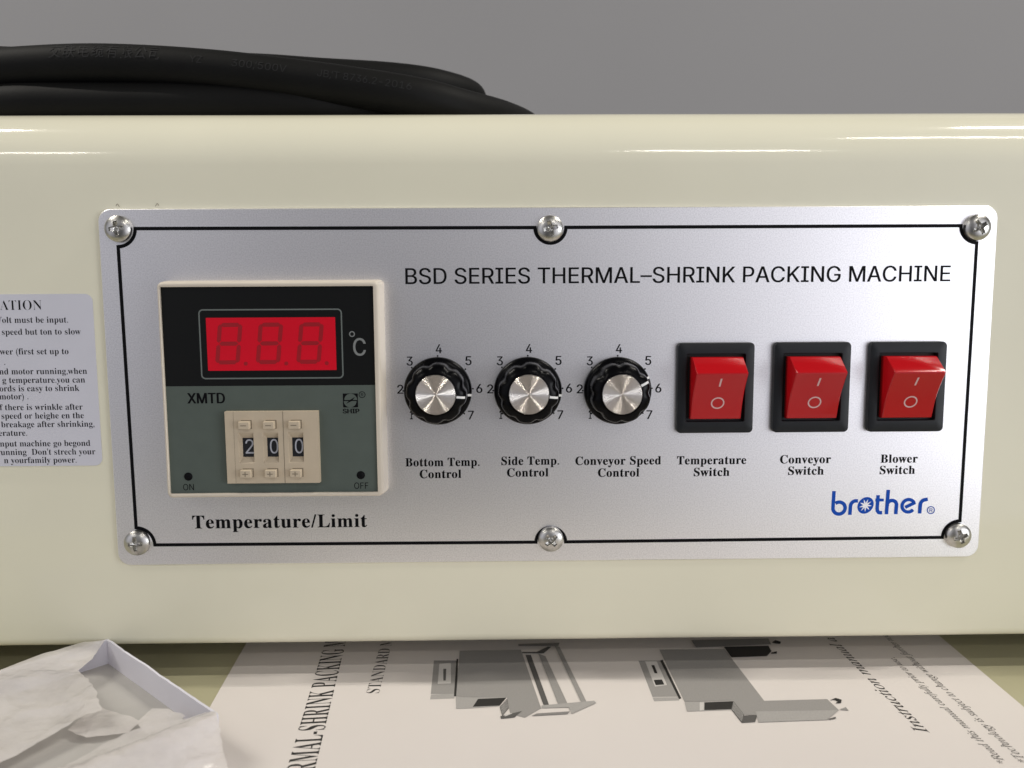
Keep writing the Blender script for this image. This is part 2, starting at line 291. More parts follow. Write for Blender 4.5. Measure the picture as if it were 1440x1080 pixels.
# ---- lettering
def style_text(t, st):
    if st == 'sans': return t
    o = ''
    for c in t:
        if st == 'serif':
            if 'A' <= c <= 'Z': c = chr(0x1D400 + ord(c) - 65)
            elif 'a' <= c <= 'z': c = chr(0x1D41A + ord(c) - 97)
            elif '0' <= c <= '9': c = chr(0x1D7CE + ord(c) - 48)
        else:
            if 'A' <= c <= 'Z': c = chr(0x1D434 + ord(c) - 65)
            elif c == 'h': c = chr(0x210E)
            elif 'a' <= c <= 'z': c = chr(0x1D44E + ord(c) - 97)
        o += c
    return o
GLYPH = {  # sans letter shapes: advance, outlines (thousandths of the body)
'B':(456,[[60,0,60,509,241,509,274,507,304,501,329,491,350,477,367,461,381,442,390,421,396,398,398,374,397,353,393,336,387,320,378,307,368,295,356,286,343,278,329,272,315,267,315,262,331,260,347,254,363,245,378,234,391,220,402,203,411,184,416,161,418,136,416,111,410,88,400,67,386,48,368,31,344,18,317,8,284,2,247,0],[125,57,245,57,281,60,309,67,330,80,344,96,353,115,355,137,354,153,350,169,342,184,333,197,320,209,306,218,289,225,269,229,248,231,125,231],[125,285,238,285,256,287,273,290,288,296,302,304,314,314,323,326,330,340,335,355,336,372,333,393,326,412,313,429,294,442,270,449,240,452,125,452]]),
'S':(447,[[224,-9,188,-7,156,-1,128,9,102,23,81,40,64,60,51,83,42,109,38,137,104,137,108,118,114,102,123,88,136,76,150,66,166,59,185,53,204,50,224,49,246,50,267,54,286,60,303,69,317,79,329,92,338,106,344,122,346,139,344,154,340,168,332,179,322,189,310,197,296,205,280,211,263,217,245,222,184,239,145,253,112,269,86,289,67,313,56,341,52,372,54,400,62,425,75,448,92,468,113,484,138,498,165,508,195,514,227,516,259,514,289,508,316,498,340,484,360,468,377,449,390,427,398,403,401,378,337,378,332,402,320,421,302,437,280,449,254,456,225,459,204,457,185,454,167,448,152,440,139,430,129,418,121,405,117,391,115,376,117,359,122,345,131,334,142,324,155,315,169,308,184,302,198,297,212,293,264,279,279,275,295,270,312,264,328,256,344,248,359,238,372,226,384,213,395,198,402,180,407,161,408,139,406,112,399,87,386,64,370,43,349,25,323,11,294,0,261,-7]]),
'D':(502,[[219,0,96,0,96,57,215,57,254,60,288,68,318,81,343,99,363,122,379,149,390,181,397,216,399,255,397,294,390,329,379,361,364,388,344,410,320,428,291,441,258,449,221,452,93,452,93,509,225,509,273,505,315,495,353,478,385,455,412,426,433,391,449,351,458,306,462,255,458,205,449,159,433,119,411,83,384,54,351,31,312,14,268,3],[125,509,125,0,60,0,60,509]]),
'E':(419,[[60,0,60,509,372,509,372,452,125,452,125,286,355,286,355,229,125,229,125,57,375,57,375,0]]),
'R':(449,[[60,0,60,509,236,509,273,506,305,500,333,489,356,473,376,455,390,433,401,408,407,381,409,352,407,323,401,296,390,271,376,250,356,232,333,217,305,206,273,200,236,198,96,198,96,255,234,255,258,256,280,260,298,267,313,276,325,287,334,300,340,316,344,333,345,352,344,371,340,389,334,405,325,419,313,430,298,440,279,446,258,451,233,452,125,452,125,0],[353,0,230,229,303,229,428,0]]),
'I':(300,[[31,0,31,57,118,57,118,452,31,452,31,509,269,509,269,452,183,452,183,57,269,57,269,0]]),
'T':(449,[[32,452,32,509,417,509,417,452,257,452,257,0,193,0,193,452]]),
'H':(517,[[60,0,60,509,125,509,125,289,392,289,392,509,457,509,457,0,392,0,392,232,125,232,125,0]]),
'M':(628,[[60,0,60,509,152,509,277,187,287,159,299,123,311,84,322,49,307,49,318,83,330,121,342,158,352,187,476,509,568,509,568,0,504,0,504,291,504,327,505,369,506,413,507,457,513,457,508,441,503,425,498,409,482,363,467,322,456,291,342,0,286,0,170,291,159,321,145,361,129,408,112,457,119,457,120,416,121,372,122,328,122,291,122,0]]),
'A':(480,[[16,0,201,509,276,509,463,0,395,0,287,302,280,323,272,346,264,372,255,402,244,438,232,478,245,478,233,437,222,402,213,371,204,345,197,322,191,302,85,0],[110,142,110,199,370,199,370,142]]),
'L':(393,[[60,0,60,509,125,509,125,57,361,57,361,0]]),
'–':(350,[[350,244,350,188,0,188,0,244]]),
'N':(523,[[60,0,60,509,136,509,343,183,349,174,355,163,363,151,371,137,379,122,388,107,396,90,405,73,414,55,405,54,403,72,402,90,401,108,400,126,399,142,399,157,399,195,399,509,463,509,463,0,387,0,202,290,177,331,168,346,159,363,148,381,108,452,119,454,122,384,124,328,125,291,125,0]]),
'K':(467,[[104,145,104,216,116,231,128,246,139,261,151,275,162,289,174,303,187,317,199,331,212,344,364,509,448,509,231,276,228,276],[60,0,60,509,125,509,125,334,124,225,125,193,125,0],[372,0,188,259,228,309,449,0]]),
'P':(445,[[60,0,60,509,235,509,272,506,305,499,332,487,356,471,375,452,390,430,400,404,407,377,409,348,407,318,400,291,390,265,375,243,356,223,332,207,305,195,272,188,235,186,109,186,109,242,233,242,257,244,279,248,297,256,312,266,324,279,333,294,339,310,343,328,344,348,343,367,339,385,333,402,324,416,312,428,297,439,279,446,257,451,232,452,125,452,125,0]]),
'C':(510,[[267,-7,225,-3,186,7,150,25,119,49,92,79,70,115,53,157,44,203,40,254,44,305,53,352,70,393,92,429,119,459,150,484,186,501,225,512,267,516,293,514,317,511,340,504,362,496,383,485,402,471,419,456,435,438,448,418,459,397,467,373,473,348,408,348,404,365,397,380,389,395,380,407,369,418,357,428,344,437,330,444,315,449,300,453,284,455,267,456,237,453,209,445,184,432,161,414,141,391,125,364,113,332,106,295,103,254,106,213,113,177,125,145,141,117,161,94,184,76,210,63,237,56,267,53,284,54,300,56,315,60,330,65,344,72,357,81,369,90,380,102,389,114,397,128,404,144,408,160,473,160,467,135,459,112,448,91,435,71,420,53,402,38,383,24,363,13,341,5,317,-2,293,-6]]),
'G':(520,[[269,-7,225,-3,185,7,149,25,118,49,91,79,69,116,53,157,43,203,40,254,43,305,53,352,69,393,91,429,117,459,149,484,184,501,223,512,265,516,291,514,316,510,340,504,363,494,384,483,403,469,421,453,436,436,449,416,460,395,468,373,474,349,408,349,402,365,395,379,387,393,378,406,368,417,356,427,344,436,330,443,315,448,300,453,283,455,265,456,236,453,209,445,183,432,160,414,141,392,125,364,113,332,106,295,103,254,106,213,113,177,125,145,141,117,161,95,184,76,210,63,238,56,269,53,296,55,322,61,345,71,365,85,382,102,396,123,407,147,413,173,415,202,434,199,283,199,283,256,478,256,478,200,475,160,466,124,451,91,431,62,406,38,377,19,344,5,308,-4]]),
'X':(474,[[18,0,217,284,217,236,29,509,104,509,178,400,188,386,196,373,204,361,211,350,217,340,223,329,230,318,236,305,243,292,232,292,252,329,258,339,265,350,272,361,298,400,374,509,446,509,259,239,259,287,456,0,382,0,292,129,268,165,262,175,256,185,250,195,244,206,237,218,230,231,244,231,238,219,231,207,225,196,219,186,213,176,206,166,182,129,91,0]]),
'O':(533,[[267,-7,225,-3,186,7,150,25,119,49,92,79,70,115,53,157,44,203,40,254,44,305,53,352,70,393,92,429,119,459,150,484,186,501,225,512,267,516,309,512,348,501,384,484,415,459,442,429,464,393,480,352,490,305,493,254,490,203,480,157,464,115,442,79,415,49,384,25,348,7,309,-3],[267,53,296,55,324,63,349,76,372,94,392,116,408,144,420,176,428,213,430,254,428,295,420,332,408,365,392,392,372,415,349,433,324,446,296,453,267,456,237,453,210,445,184,433,161,415,142,392,125,364,113,332,106,295,103,254,106,213,113,176,125,144,142,117,161,94,184,76,210,63,237,55]]),
'F':(410,[[60,0,60,509,369,509,369,452,125,452,125,278,346,278,346,221,125,221,125,0]]),
'0':(453,[[227,-7,191,-3,158,7,130,24,105,48,85,77,69,113,57,155,50,202,48,254,50,306,57,353,69,395,85,431,106,461,130,484,159,502,191,512,227,516,262,512,295,502,323,484,348,461,368,431,384,395,396,353,403,306,405,254,403,202,396,155,384,113,368,77,348,48,323,24,295,7,263,-3],[227,50,250,52,271,60,290,74,306,92,320,116,330,144,338,176,342,213,344,254,342,295,338,332,330,365,320,393,306,416,290,435,271,449,250,457,227,460,203,457,182,449,163,435,147,416,134,393,123,365,115,332,111,295,109,254,111,213,115,176,123,144,134,116,147,92,163,74,182,60,203,52]]),
'1':(453,[[76,0,76,55,391,55,391,0],[276,509,276,0,212,0,212,448,209,448,86,358,86,427,198,509]]),
'2':(453,[[64,0,64,47,234,229,252,248,268,266,282,282,294,298,303,312,311,327,316,341,319,356,320,371,319,389,315,405,308,419,298,431,287,441,273,449,258,455,241,458,224,460,205,458,188,454,172,447,159,438,148,427,139,413,132,398,128,381,127,362,66,362,68,391,75,418,86,442,102,464,121,482,143,496,168,507,196,513,225,516,254,513,281,507,306,497,328,482,346,465,361,445,372,423,379,398,381,372,380,354,377,336,371,318,363,299,351,280,336,259,317,235,294,209,267,180,153,60,153,57,389,57,389,0]]),
'3':(453,[[218,-7,188,-5,159,1,133,10,108,22,88,38,70,57,57,79,48,104,44,132,109,132,112,115,118,100,126,87,137,76,150,66,165,59,182,54,200,51,219,50,239,51,258,55,275,61,291,69,304,80,315,93,323,108,328,125,329,145,328,163,323,180,316,196,306,211,292,223,275,234,254,241,229,246,201,248,157,248,157,299,288,448,288,452,70,452,70,509,372,509,372,461,211,278,211,289,247,290,279,286,308,276,333,262,354,244,371,222,383,198,391,173,393,145,390,116,383,90,370,66,354,45,333,27,309,12,281,2,251,-5]]),
'4':(453,[[40,105,40,158,247,509,311,509,109,166,109,163,413,163,413,105],[282,0,282,121,282,146,282,318,343,318,343,0]]),
'5':(453,[[221,-7,192,-5,165,1,140,11,118,25,99,41,83,60,71,82,63,105,60,130,122,130,125,115,130,102,138,89,148,78,160,68,173,60,188,54,204,51,221,50,241,51,259,56,276,64,291,75,304,89,314,104,322,122,326,141,328,162,326,183,321,203,314,221,303,237,290,251,275,262,257,270,238,275,218,277,201,276,184,273,167,268,152,262,139,255,128,246,67,253,96,509,366,509,366,452,151,452,134,301,136,301,148,311,162,318,178,325,194,330,212,333,229,334,252,332,274,328,294,321,313,311,330,299,345,285,358,269,370,251,379,231,386,210,390,187,391,163,388,132,381,102,369,76,352,52,332,32,309,15,282,3,253,-4]]),
'6':(453,[[226,-7,196,-4,168,3,142,15,119,31,100,51,84,74,73,101,66,130,64,162,65,187,71,212,80,239,93,268,112,302,137,340,252,509,322,509,151,261,145,261,151,270,157,279,165,288,174,295,184,302,196,307,208,311,221,313,235,314,265,312,291,305,316,295,337,280,355,262,370,240,380,215,387,187,389,157,387,127,379,98,368,73,352,50,333,30,310,14,284,3,257,-4],[226,48,245,50,263,55,279,63,293,73,304,86,314,101,322,119,326,137,327,157,326,178,322,196,314,213,304,228,293,241,279,251,263,259,245,264,226,265,207,264,190,259,174,252,160,241,148,229,138,214,131,197,126,179,125,158,126,138,131,119,138,102,148,86,160,73,174,63,190,55,207,50]]),
'7':(453,[[97,0,323,448,323,452,62,452,62,509,391,509,391,449,165,0]]),
'8':(453,[[226,-7,193,-5,163,1,136,11,111,25,91,42,74,62,62,84,54,109,52,135,53,156,58,176,65,195,75,212,87,228,101,241,117,252,134,260,153,265,153,267,129,276,109,289,93,308,80,330,73,354,70,380,73,405,79,429,90,450,106,469,124,485,146,498,170,508,197,514,226,516,255,514,282,508,306,498,328,485,346,469,361,450,373,429,379,405,382,380,379,354,372,330,359,308,343,289,323,276,300,267,300,265,319,260,335,252,351,241,365,228,377,212,387,195,395,176,399,156,401,135,398,109,391,84,378,62,362,42,341,25,317,11,289,1,259,-5],[226,49,248,50,267,54,285,60,300,69,313,79,323,91,331,106,335,121,337,139,335,157,330,173,322,189,312,202,298,213,283,223,265,230,247,234,226,235,206,234,187,230,169,223,154,213,140,202,130,189,122,173,117,157,115,139,117,121,121,106,129,91,139,79,152,69,167,60,185,54,205,50],[226,290,244,291,260,294,274,300,287,308,298,318,307,330,314,344,318,359,319,376,318,392,314,407,308,420,299,432,288,442,275,449,260,455,244,459,226,460,208,459,192,455,177,449,164,442,153,432,145,420,138,407,134,392,133,376,134,359,138,344,145,330,154,318,165,308,178,300,193,294,209,291]]),
'9':(453,[[226,516,256,513,285,506,310,494,333,478,352,458,368,434,380,408,387,378,389,347,387,322,382,296,373,270,359,240,340,207,315,168,200,0,130,0,301,248,307,248,302,238,295,229,287,221,278,214,268,207,257,202,245,198,232,195,218,195,188,197,161,203,137,214,116,229,98,247,83,269,72,294,66,321,64,352,66,382,73,411,85,436,101,459,120,479,143,494,168,506,196,513],[226,460,207,459,190,454,174,446,160,435,148,423,138,407,131,390,127,372,125,352,127,331,131,313,138,295,148,280,160,268,174,257,190,250,207,245,226,243,245,245,263,249,279,257,293,267,305,280,314,295,322,312,326,330,327,350,326,371,322,390,314,407,305,422,293,435,279,446,263,454,245,459]]),
'/':(249,[[235,533,71,-76,14,-76,178,533]]),
'V':(480,[[204,0,16,509,84,509,192,206,199,187,207,164,215,137,225,106,236,71,248,31,235,31,247,71,257,107,267,138,276,165,283,187,290,206,395,509,463,509,278,0]]),
'Z':(438,[[42,0,42,46,273,385,284,400,295,415,306,431,318,446,329,461,341,476,348,454,327,453,306,453,285,452,265,452,244,452,223,452,40,452,40,509,397,509,397,462,169,129,157,113,146,97,134,81,97,33,90,54,111,55,131,56,152,57,173,57,193,57,214,57,399,57,399,0]]),
'Y':(472,[[203,0,203,208,16,509,91,509,192,344,203,327,213,309,222,292,231,274,240,254,250,230,224,230,233,254,242,275,251,293,260,310,270,327,280,344,381,509,455,509,268,208,268,0]]),
'J':(396,[[185,-7,143,-2,106,11,75,33,52,63,38,100,33,145,33,173,98,173,98,145,100,117,108,93,122,74,139,61,160,53,185,50,209,53,230,61,248,74,261,93,269,117,272,145,272,509,336,509,336,145,332,100,318,63,294,33,263,11,227,-2]]),
'.':(188,[[95,-4,83,-3,73,1,63,9,55,18,51,29,50,41,51,53,55,64,63,73,73,81,83,85,95,87,107,85,118,81,128,73,135,64,140,53,141,41,140,29,135,18,128,9,118,1,107,-3]]),
'-':(453,[[337,244,337,188,114,188,114,244]]),
' ':(188,[]),
}
_cache = {}; _slab = {}
def fill_outline(cs):
    """non-zero winding fill of overlapping outlines, as thin trapezoids"""
    E = []; ys = set()
    for c in cs:
        P = [(c[i], c[i + 1]) for i in range(0, len(c), 2)]
        for i in range(len(P)):
            a, b = P[i - 1], P[i]; ys.add(b[1])
            if a[1] != b[1]: E.append((a, b, 1) if a[1] < b[1] else (b, a, -1))
    xat = lambda e, y: e[0][0] + (e[1][0] - e[0][0]) * (y - e[0][1]) / (e[1][1] - e[0][1])
    for i in range(len(E)):
        for j in range(i):
            lo = max(E[i][0][1], E[j][0][1]); hi = min(E[i][1][1], E[j][1][1])
            if lo >= hi: continue
            d0 = xat(E[i], lo) - xat(E[j], lo); d1 = xat(E[i], hi) - xat(E[j], hi)
            if d0 * d1 < 0: ys.add(lo + (hi - lo) * d0 / (d0 - d1))
    ys = sorted(ys); vs = []; fs = []
    for y0, y1 in zip(ys, ys[1:]):
        if y1 - y0 < 0.02: continue
        ym = (y0 + y1) / 2
        act = sorted((xat(e, ym), e) for e in E if e[0][1] < ym < e[1][1])
        wn_ = 0; start = None
        for x, e in act:
            if wn_ == 0: start = e
            wn_ += e[2]
            if wn_ == 0:
                k = len(vs)
                for ee, yy in ((start, y0), (e, y0), (e, y1), (start, y1)): vs.append((xat(ee, yy), yy))
                fs.append((k, k + 1, k + 2, k + 3))
    return vs, fs
def sans(body, space):
    x = 0; vs = []; fs = []
    for c in body:
        if c not in _slab: _slab[c] = fill_outline(GLYPH[c][1])
        v, f = _slab[c]; k = len(vs)
        vs += [Vector((x + p[0] / 1000, p[1] / 1000, 0)) for p in v]
        fs += [tuple(i + k for i in q) for q in f]
        x += GLYPH[c][0] / 1000 * space
    return vs, fs
def glyphs(body, st='sans', off=0.0, space=1.0, bold=0):
    key = (body, st, off, space)
    if key in _cache: return _cache[key]
    if st == 'sans' and all(c in GLYPH for c in body):
        _cache[key] = sans(body, space); return _cache[key]
    cu = bpy.data.curves.new('t', 'FONT'); cu.body = style_text(body, st); cu.offset = off; cu.space_character = space
    cu.resolution_u = 3
    o = bpy.data.objects.new('t', cu); COL.objects.link(o)
    bpy.context.view_layer.update()
    me = o.to_mesh()
    vs = [v.co.copy() for v in me.vertices]; fs = [tuple(p.vertices) for p in me.polygons]
    o.to_mesh_clear(); bpy.data.objects.remove(o); bpy.data.curves.remove(cu)
    _cache[key] = (vs, fs); return vs, fs
def ink(mb, body, place, x0=None, x1=None, base=0, cap=3.0, width=None, st='sans', off=0.0, space=1.0, xs=None):
    """set one line; x0/x1 left and right ends (either may be missing), cap = cap height"""
    vs, fs = glyphs(body, st, off, space)
    if not vs: return
    capv, _ = glyphs('H', st if st != 'italic' else 'serif', 0)
    ch = max(v.y for v in capv)
    sy = cap / ch
    a = min(v.x for v in vs); b = max(v.x for v in vs)
    if x0 is not None and x1 is not None: sx = (x1 - x0) / (b - a); ox = x0
    else:
        sx = (width / (b - a)) if width else sy * (xs or 1.0)
        ox = x0 if x0 is not None else (x1 - sx * (b - a))
    mb.add([place(ox + (v.x - a) * sx, base + v.y * sy) for v in vs], fs)
def bold(mb, body, o, x0, x1, base, cap, k):
    for i, d in enumerate((-k, 0, k)):
        ink(mb, body, on_panel(o + .012 * i), x0 + d, x1 + d, base - abs(d) * .3, cap)
def on_panel(o): return lambda x, z: V(x, z, o)

# ------------------------------------------------------------------ setting
mb = MB(); mb.loops([[Vector((-800, -175, -30)), Vector((800, -175, -30)), Vector((800, 480, -30)), Vector((-800, 480, -30))],
                     [Vector((-800, -175, -2)), Vector((800, -175, -2)), Vector((800, 480, -2)), Vector((-800, 480, -2))],
                     [Vector((-798, -173, 0)), Vector((798, -173, 0)), Vector((798, 478, 0)), Vector((-798, 478, 0))]], True, True)
tag(mb.build('table', M['bench']), kind='structure')
mb = MB(); mb.loops([[Vector((-9000, 1500, -1000)), Vector((9000, 1500, -1000)), Vector((9000, 1500, 2800)), Vector((-9000, 1500, 2800))],
                     [Vector((-9000, 1600, -1000)), Vector((9000, 1600, -1000)), Vector((9000, 1600, 2800)), Vector((-9000, 1600, 2800))]], True, True)
tag(mb.build('wall', M['wall']), kind='structure')

# ------------------------------------------------------------------ the packing machine
machine = bpy.data.objects.new('packing_machine', None); COL.objects.link(machine)
machine.empty_display_size = 0.05
tag(machine, 'cream enamelled packing machine with a silver control panel of knobs and red switches', 'machine')

# housing: folded sheet metal, rounded front edges, very slightly uneven
ZB, ZT, RB, RT = 10.4, 186.6, 3.5, 18.5
prof = []
Y0 = 1.5
for i in range(15):                                # bottom front bend
    a = math.radians(90 * i / 14); prof.append((Y0 + RB - RB * math.sin(a), ZB + RB - RB * math.cos(a)))
for i in range(1, 24): prof.append((Y0, ZB + RB + (ZT - ZB - RB - RT) * i / 24))
for i in range(15):
    a = math.radians(90 * i / 14); prof.append((Y0 + RT - RT * math.cos(a), ZT - RT + RT * math.sin(a)))
prof += [(60, ZT), (110, ZT), (180, ZT), (190, ZT - 4), (190, ZB + 4), (180, ZB), (60, ZB)]
NX = 110
mb = MB(); ls = []
for k in range(NX + 1):
    x = -340 + 680 * k / NX
    l = []
    for (y, z) in prof:
        dy = 0
        if y < 30:
            edge = min(1, max(0, (y - Y0) / RB))
            dy = 0.22 * noise.noise(Vector((x * 0.011, z * 0.02, 3.1))) + 0.05 * noise.noise(Vector((x * 0.05, z * 0.05, 9.0)))
            dy *= 1
            if abs(x) < 160 and 45 < z < 155: dy = max(dy, -0.1) * 0.5
        l.append(Vector((x, y + dy, z + (0.12 * noise.noise(Vector((x * 0.013, 5.0, y * 0.03))) if z > 170 else 0))))
    ls.append(l)
mb.loops(ls, True, True)
mb.build('housing', M['paint'], machine, smooth=40)
for x in (-290, 290):
    for y in (45, 160):
        mb = MB(); mb.loops([[Vector((x + 10 * math.cos(t * .3927), y + 10 * math.sin(t * .3927), z)) for t in range(16)] for z in (0.02, ZB + .3)], True, True)
        mb.build('rubber_foot', M['foot'], machine, smooth=40)

# control panel plate
mb = MB()
HW, HH = 142.5, 57.6
mb.loops([at(rr(0, 0, 2 * HW, 2 * HH, 4), -1.45), at(rr(0, 0, 2 * HW, 2 * HH, 4), -0.25), at(rr(0, 0, 2 * HW - .5, 2 * HH - .5, 3.8), 0)], True, True)
panel = mb.build('control_panel', M['silver'], machine)
# black border with scallops round the screws
SCR = [(-135.9, 51.4), (-0.4, 50.9), (135.6, 50.7), (-135.6, -49.8), (-0.2, -49.9), (135.0, -50.0)]
xl, xr, zt, zb = -136.4, 136.0, 51.2, -51.5
r = 5.6
pts = []
pts += [(x, z) for x, z in arc(xl - .2, zt + .3, r, -90, 0, 10)]
pts += arc(-.3, zt + .1, r - .7, 180, 360, 20)
pts += arc(xr + .1, zt + .1, r - .2, 180, 270, 10)
pts += arc(xr - .3, zb + .7, r, 90, 180, 10)
pts += arc(-.2, zb + .4, r - .7, 0, 180, 20)
pts += arc(xl + .4, zb + .7, r + .2, 0, 90, 10)
mb = MB(); ribbon(mb, pts, 1.08, on_panel(0.05), closed=True)
mb.build('border_line', M['ink'], panel)
# title and captions
mb = MB()
bold(mb, 'BSD SERIES THERMAL\u2013SHRINK PACKING MACHINE', 0.04, -46.4, 128.1, 33.75, 5.0, .075)
mb.build('title_lettering', M['ink'], panel)
def caption(lines, name='caption_lettering', off=0.0):
    mb = MB()
    for (t, x0, x1, z, cap) in lines:
        for i, d in enumerate((-.05, .05)): ink(mb, t, on_panel(0.04 + .012 * i), x0 + d, x1 + d, z, cap, st='serif', space=1.06, off=off)
    mb.build(name, M['ink'], panel)
caption([('Temperature/Limit', -117.6, -60.6, -45.4, 4.3)])
caption([('Bottom Temp.', -47.6, -23.5, -25.3, 2.75), ('Control', -43.0, -29.5, -29.25, 2.75)])
caption([('Side Temp.', -16.3, 2.5, -25.1, 2.75), ('Control', -14.5, -1.0, -29.0, 2.75)])
caption([('Conveyor Speed', 7.9, 35.9, -25.3, 2.75), ('Control', 15.3, 28.8, -29.3, 2.75)])
caption([('Temperature', 41.2, 63.9, -25.4, 2.75), ('Switch', 46.8, 58.5, -29.35, 2.75)])
caption([('Conveyor', 75.1, 91.8, -25.35, 2.75), ('Switch', 77.9, 89.6, -29.2, 2.75)])
caption([('Blower', 108.3, 120.5, -25.4, 2.75), ('Switch', 108.2, 119.8, -29.2, 2.75)])
# maker's logo in blue
K = 0.0439
LGO = [0.04]
def lg(px, py): return V(92.75 + (px - 150) * K, -42.7 + (435 - py) * K, LGO[0])
mb = MB(); SW = 27
LGO[0] += .008; ribbon(mb, [(162, 254), (159, 380)] + arc(205, 385, 46, 180, -128, 28)[1:], SW, lg)
LGO[0] += .008; ribbon(mb, [(289, 438), (291, 372)] + arc(333, 372, 42, 180, 262, 8)[1:] + [(346, 331)], SW, lg)
# the o: tilted disc with a star cut out of it
N = 72; oo = []; ii = []
for k in range(N):
    a = 2 * math.pi * k / N
    ca, sa = math.cos(a), math.sin(a)
    ex, ey = 68 * ca, 57 * sa; t = math.radians(-52)
    oo.append((405 + ex * math.cos(t) - ey * math.sin(t), 366 + ex * math.sin(t) + ey * math.cos(t)))
    ph = (k % 8) / 8.0; sp = abs(ph - .5) * 2          # 9 points
    rad = 17 + 31 * (1 - sp) ** 1.3
    ex, ey = rad * 1.1 * ca, rad * 0.95 * sa
    ii.append((405 + ex * math.cos(t) - ey * math.sin(t), 366 + ex * math.sin(t) + ey * math.cos(t)))
mb.loops([[lg(*p) for p in oo], [lg(*p) for p in ii]], False, False)
LGO[0] += .008; ribbon(mb, [(497, 288), (494, 392)] + [(497, 410), (506, 421), (520, 424), (533, 423)], SW, lg)
LGO[0] += .008; ribbon(mb, [(478, 326), (541, 326)], 22, lg)
LGO[0] += .008; ribbon(mb, [(572, 248), (566, 436)], SW, lg)
LGO[0] += .008; ribbon(mb, [(570, 372)] + arc(604, 366, 36, 188, 352, 14) + [(637, 436)], SW, lg)
LGO[0] += .008; ribbon(mb, [(706, 384), (771, 352)] + arc(730, 372, 48, -28, -320, 28)[1:], SW - 2, lg)
LGO[0] += .008; ribbon(mb, [(818, 432), (820, 366)] + arc(860, 366, 40, 180, 268, 8)[1:] + [(874, 322)], SW, lg)
LGO[0] += .008; ribbon(mb, ring(902, 407, 27, 28), 6.5, lg, closed=True)
ink(mb, 'R', lambda x, z: lg(x, 420 - z), 892, 914, 0, 27, off=0.02)
mb.build('maker_logo', M['blue'], panel)
# dials
KN = [(-36.6, -0.5), (-7.6, -0.6), (21.4, -0.8)]
DIG = {'1': (-8.8, -7.8), '2': (-12.2, 0.6), '3': (-9.0, 9.7), '4': (0.4, 13.6), '5': (9.9, 9.7), '6': (13.3, 0.7), '7': (10.5, -8.0)}
for i, (kx, kz) in enumerate(KN):
    mb = MB()
    for d, (dx, dz) in DIG.items():
        wd = {'1': 0.9, '7': 1.85}.get(d, 1.95)
        bold(mb, d, 0.04, kx + dx - wd / 2 + .05, kx + dx + wd / 2 - .05, kz + dz - 1.45, 2.85, .075)
    for a in (90, 138, 180, 3, 38, 222, -42):
        p = (kx + 11.25 * math.cos(math.radians(a)), kz + 11.25 * math.sin(math.radians(a)))
        mb.add(at(ring(p[0], p[1], 0.28, 10), 0.05), [tuple(range(10))])
    mb.build('dial_scale', M['ink'], panel)

# screws: pan heads with a cross recess
def screw(cx, cz, rot):
    mb = MB(); NR, NA = 26, 96; RS = 4.2; H = 2.3
    vs = [None]; rings = []
    def hgt(x, y):
        d = math.hypot(x, y) / RS
        h = 0.35 + H * math.sqrt(max(0, 1 - (d * .93) ** 2.4)) if d <= 1 else 0
        ca, sa = math.cos(rot), math.sin(rot)
        u, v = abs(x * ca + y * sa), abs(-x * sa + y * ca)
        for p, q in ((u, v), (v, u)):
            wdt = 0.80 - 0.13 * p
            if p < 2.25 and q < wdt:
                h = min(h, 0.35 + H - 0.95 - 1.2 * (1 - p / 2.4))
        if max(u, v) < 1.2 and u + v < 1.5: h = min(h, 0.35 + H - 1.8)
        return h
    top = [V(cx, cz, hgt(0, 0))]; fs = []
    for k in range(1, NR + 1):
        rad = RS * k / NR
        top += [V(cx + rad * math.cos(2 * math.pi * j / NA), cz + rad * math.sin(2 * math.pi * j / NA), hgt(rad * math.cos(2 * math.pi * j / NA), rad * math.sin(2 * math.pi * j / NA)) if k < NR else 0.45) for j in range(NA)]
    top += [V(cx + RS * math.cos(2 * math.pi * j / NA), cz + RS * math.sin(2 * math.pi * j / NA), 0.01) for j in range(NA)]
    for j in range(NA): fs.append((0, 1 + j, 1 + (j + 1) % NA))
    for k in range(NR):
        for j in range(NA):
            a = 1 + k * NA + j; b = 1 + k * NA + (j + 1) % NA; fs.append((a, a + NA, b + NA, b))
    mb.add(top, fs)
    return mb.build('screw', M['screw'], machine, smooth=35)
for (sx, sz), rot in zip(SCR, (0.12, 0.25, 0.55, 0.05, 0.75, 0.35)): screw(sx, sz, rot)

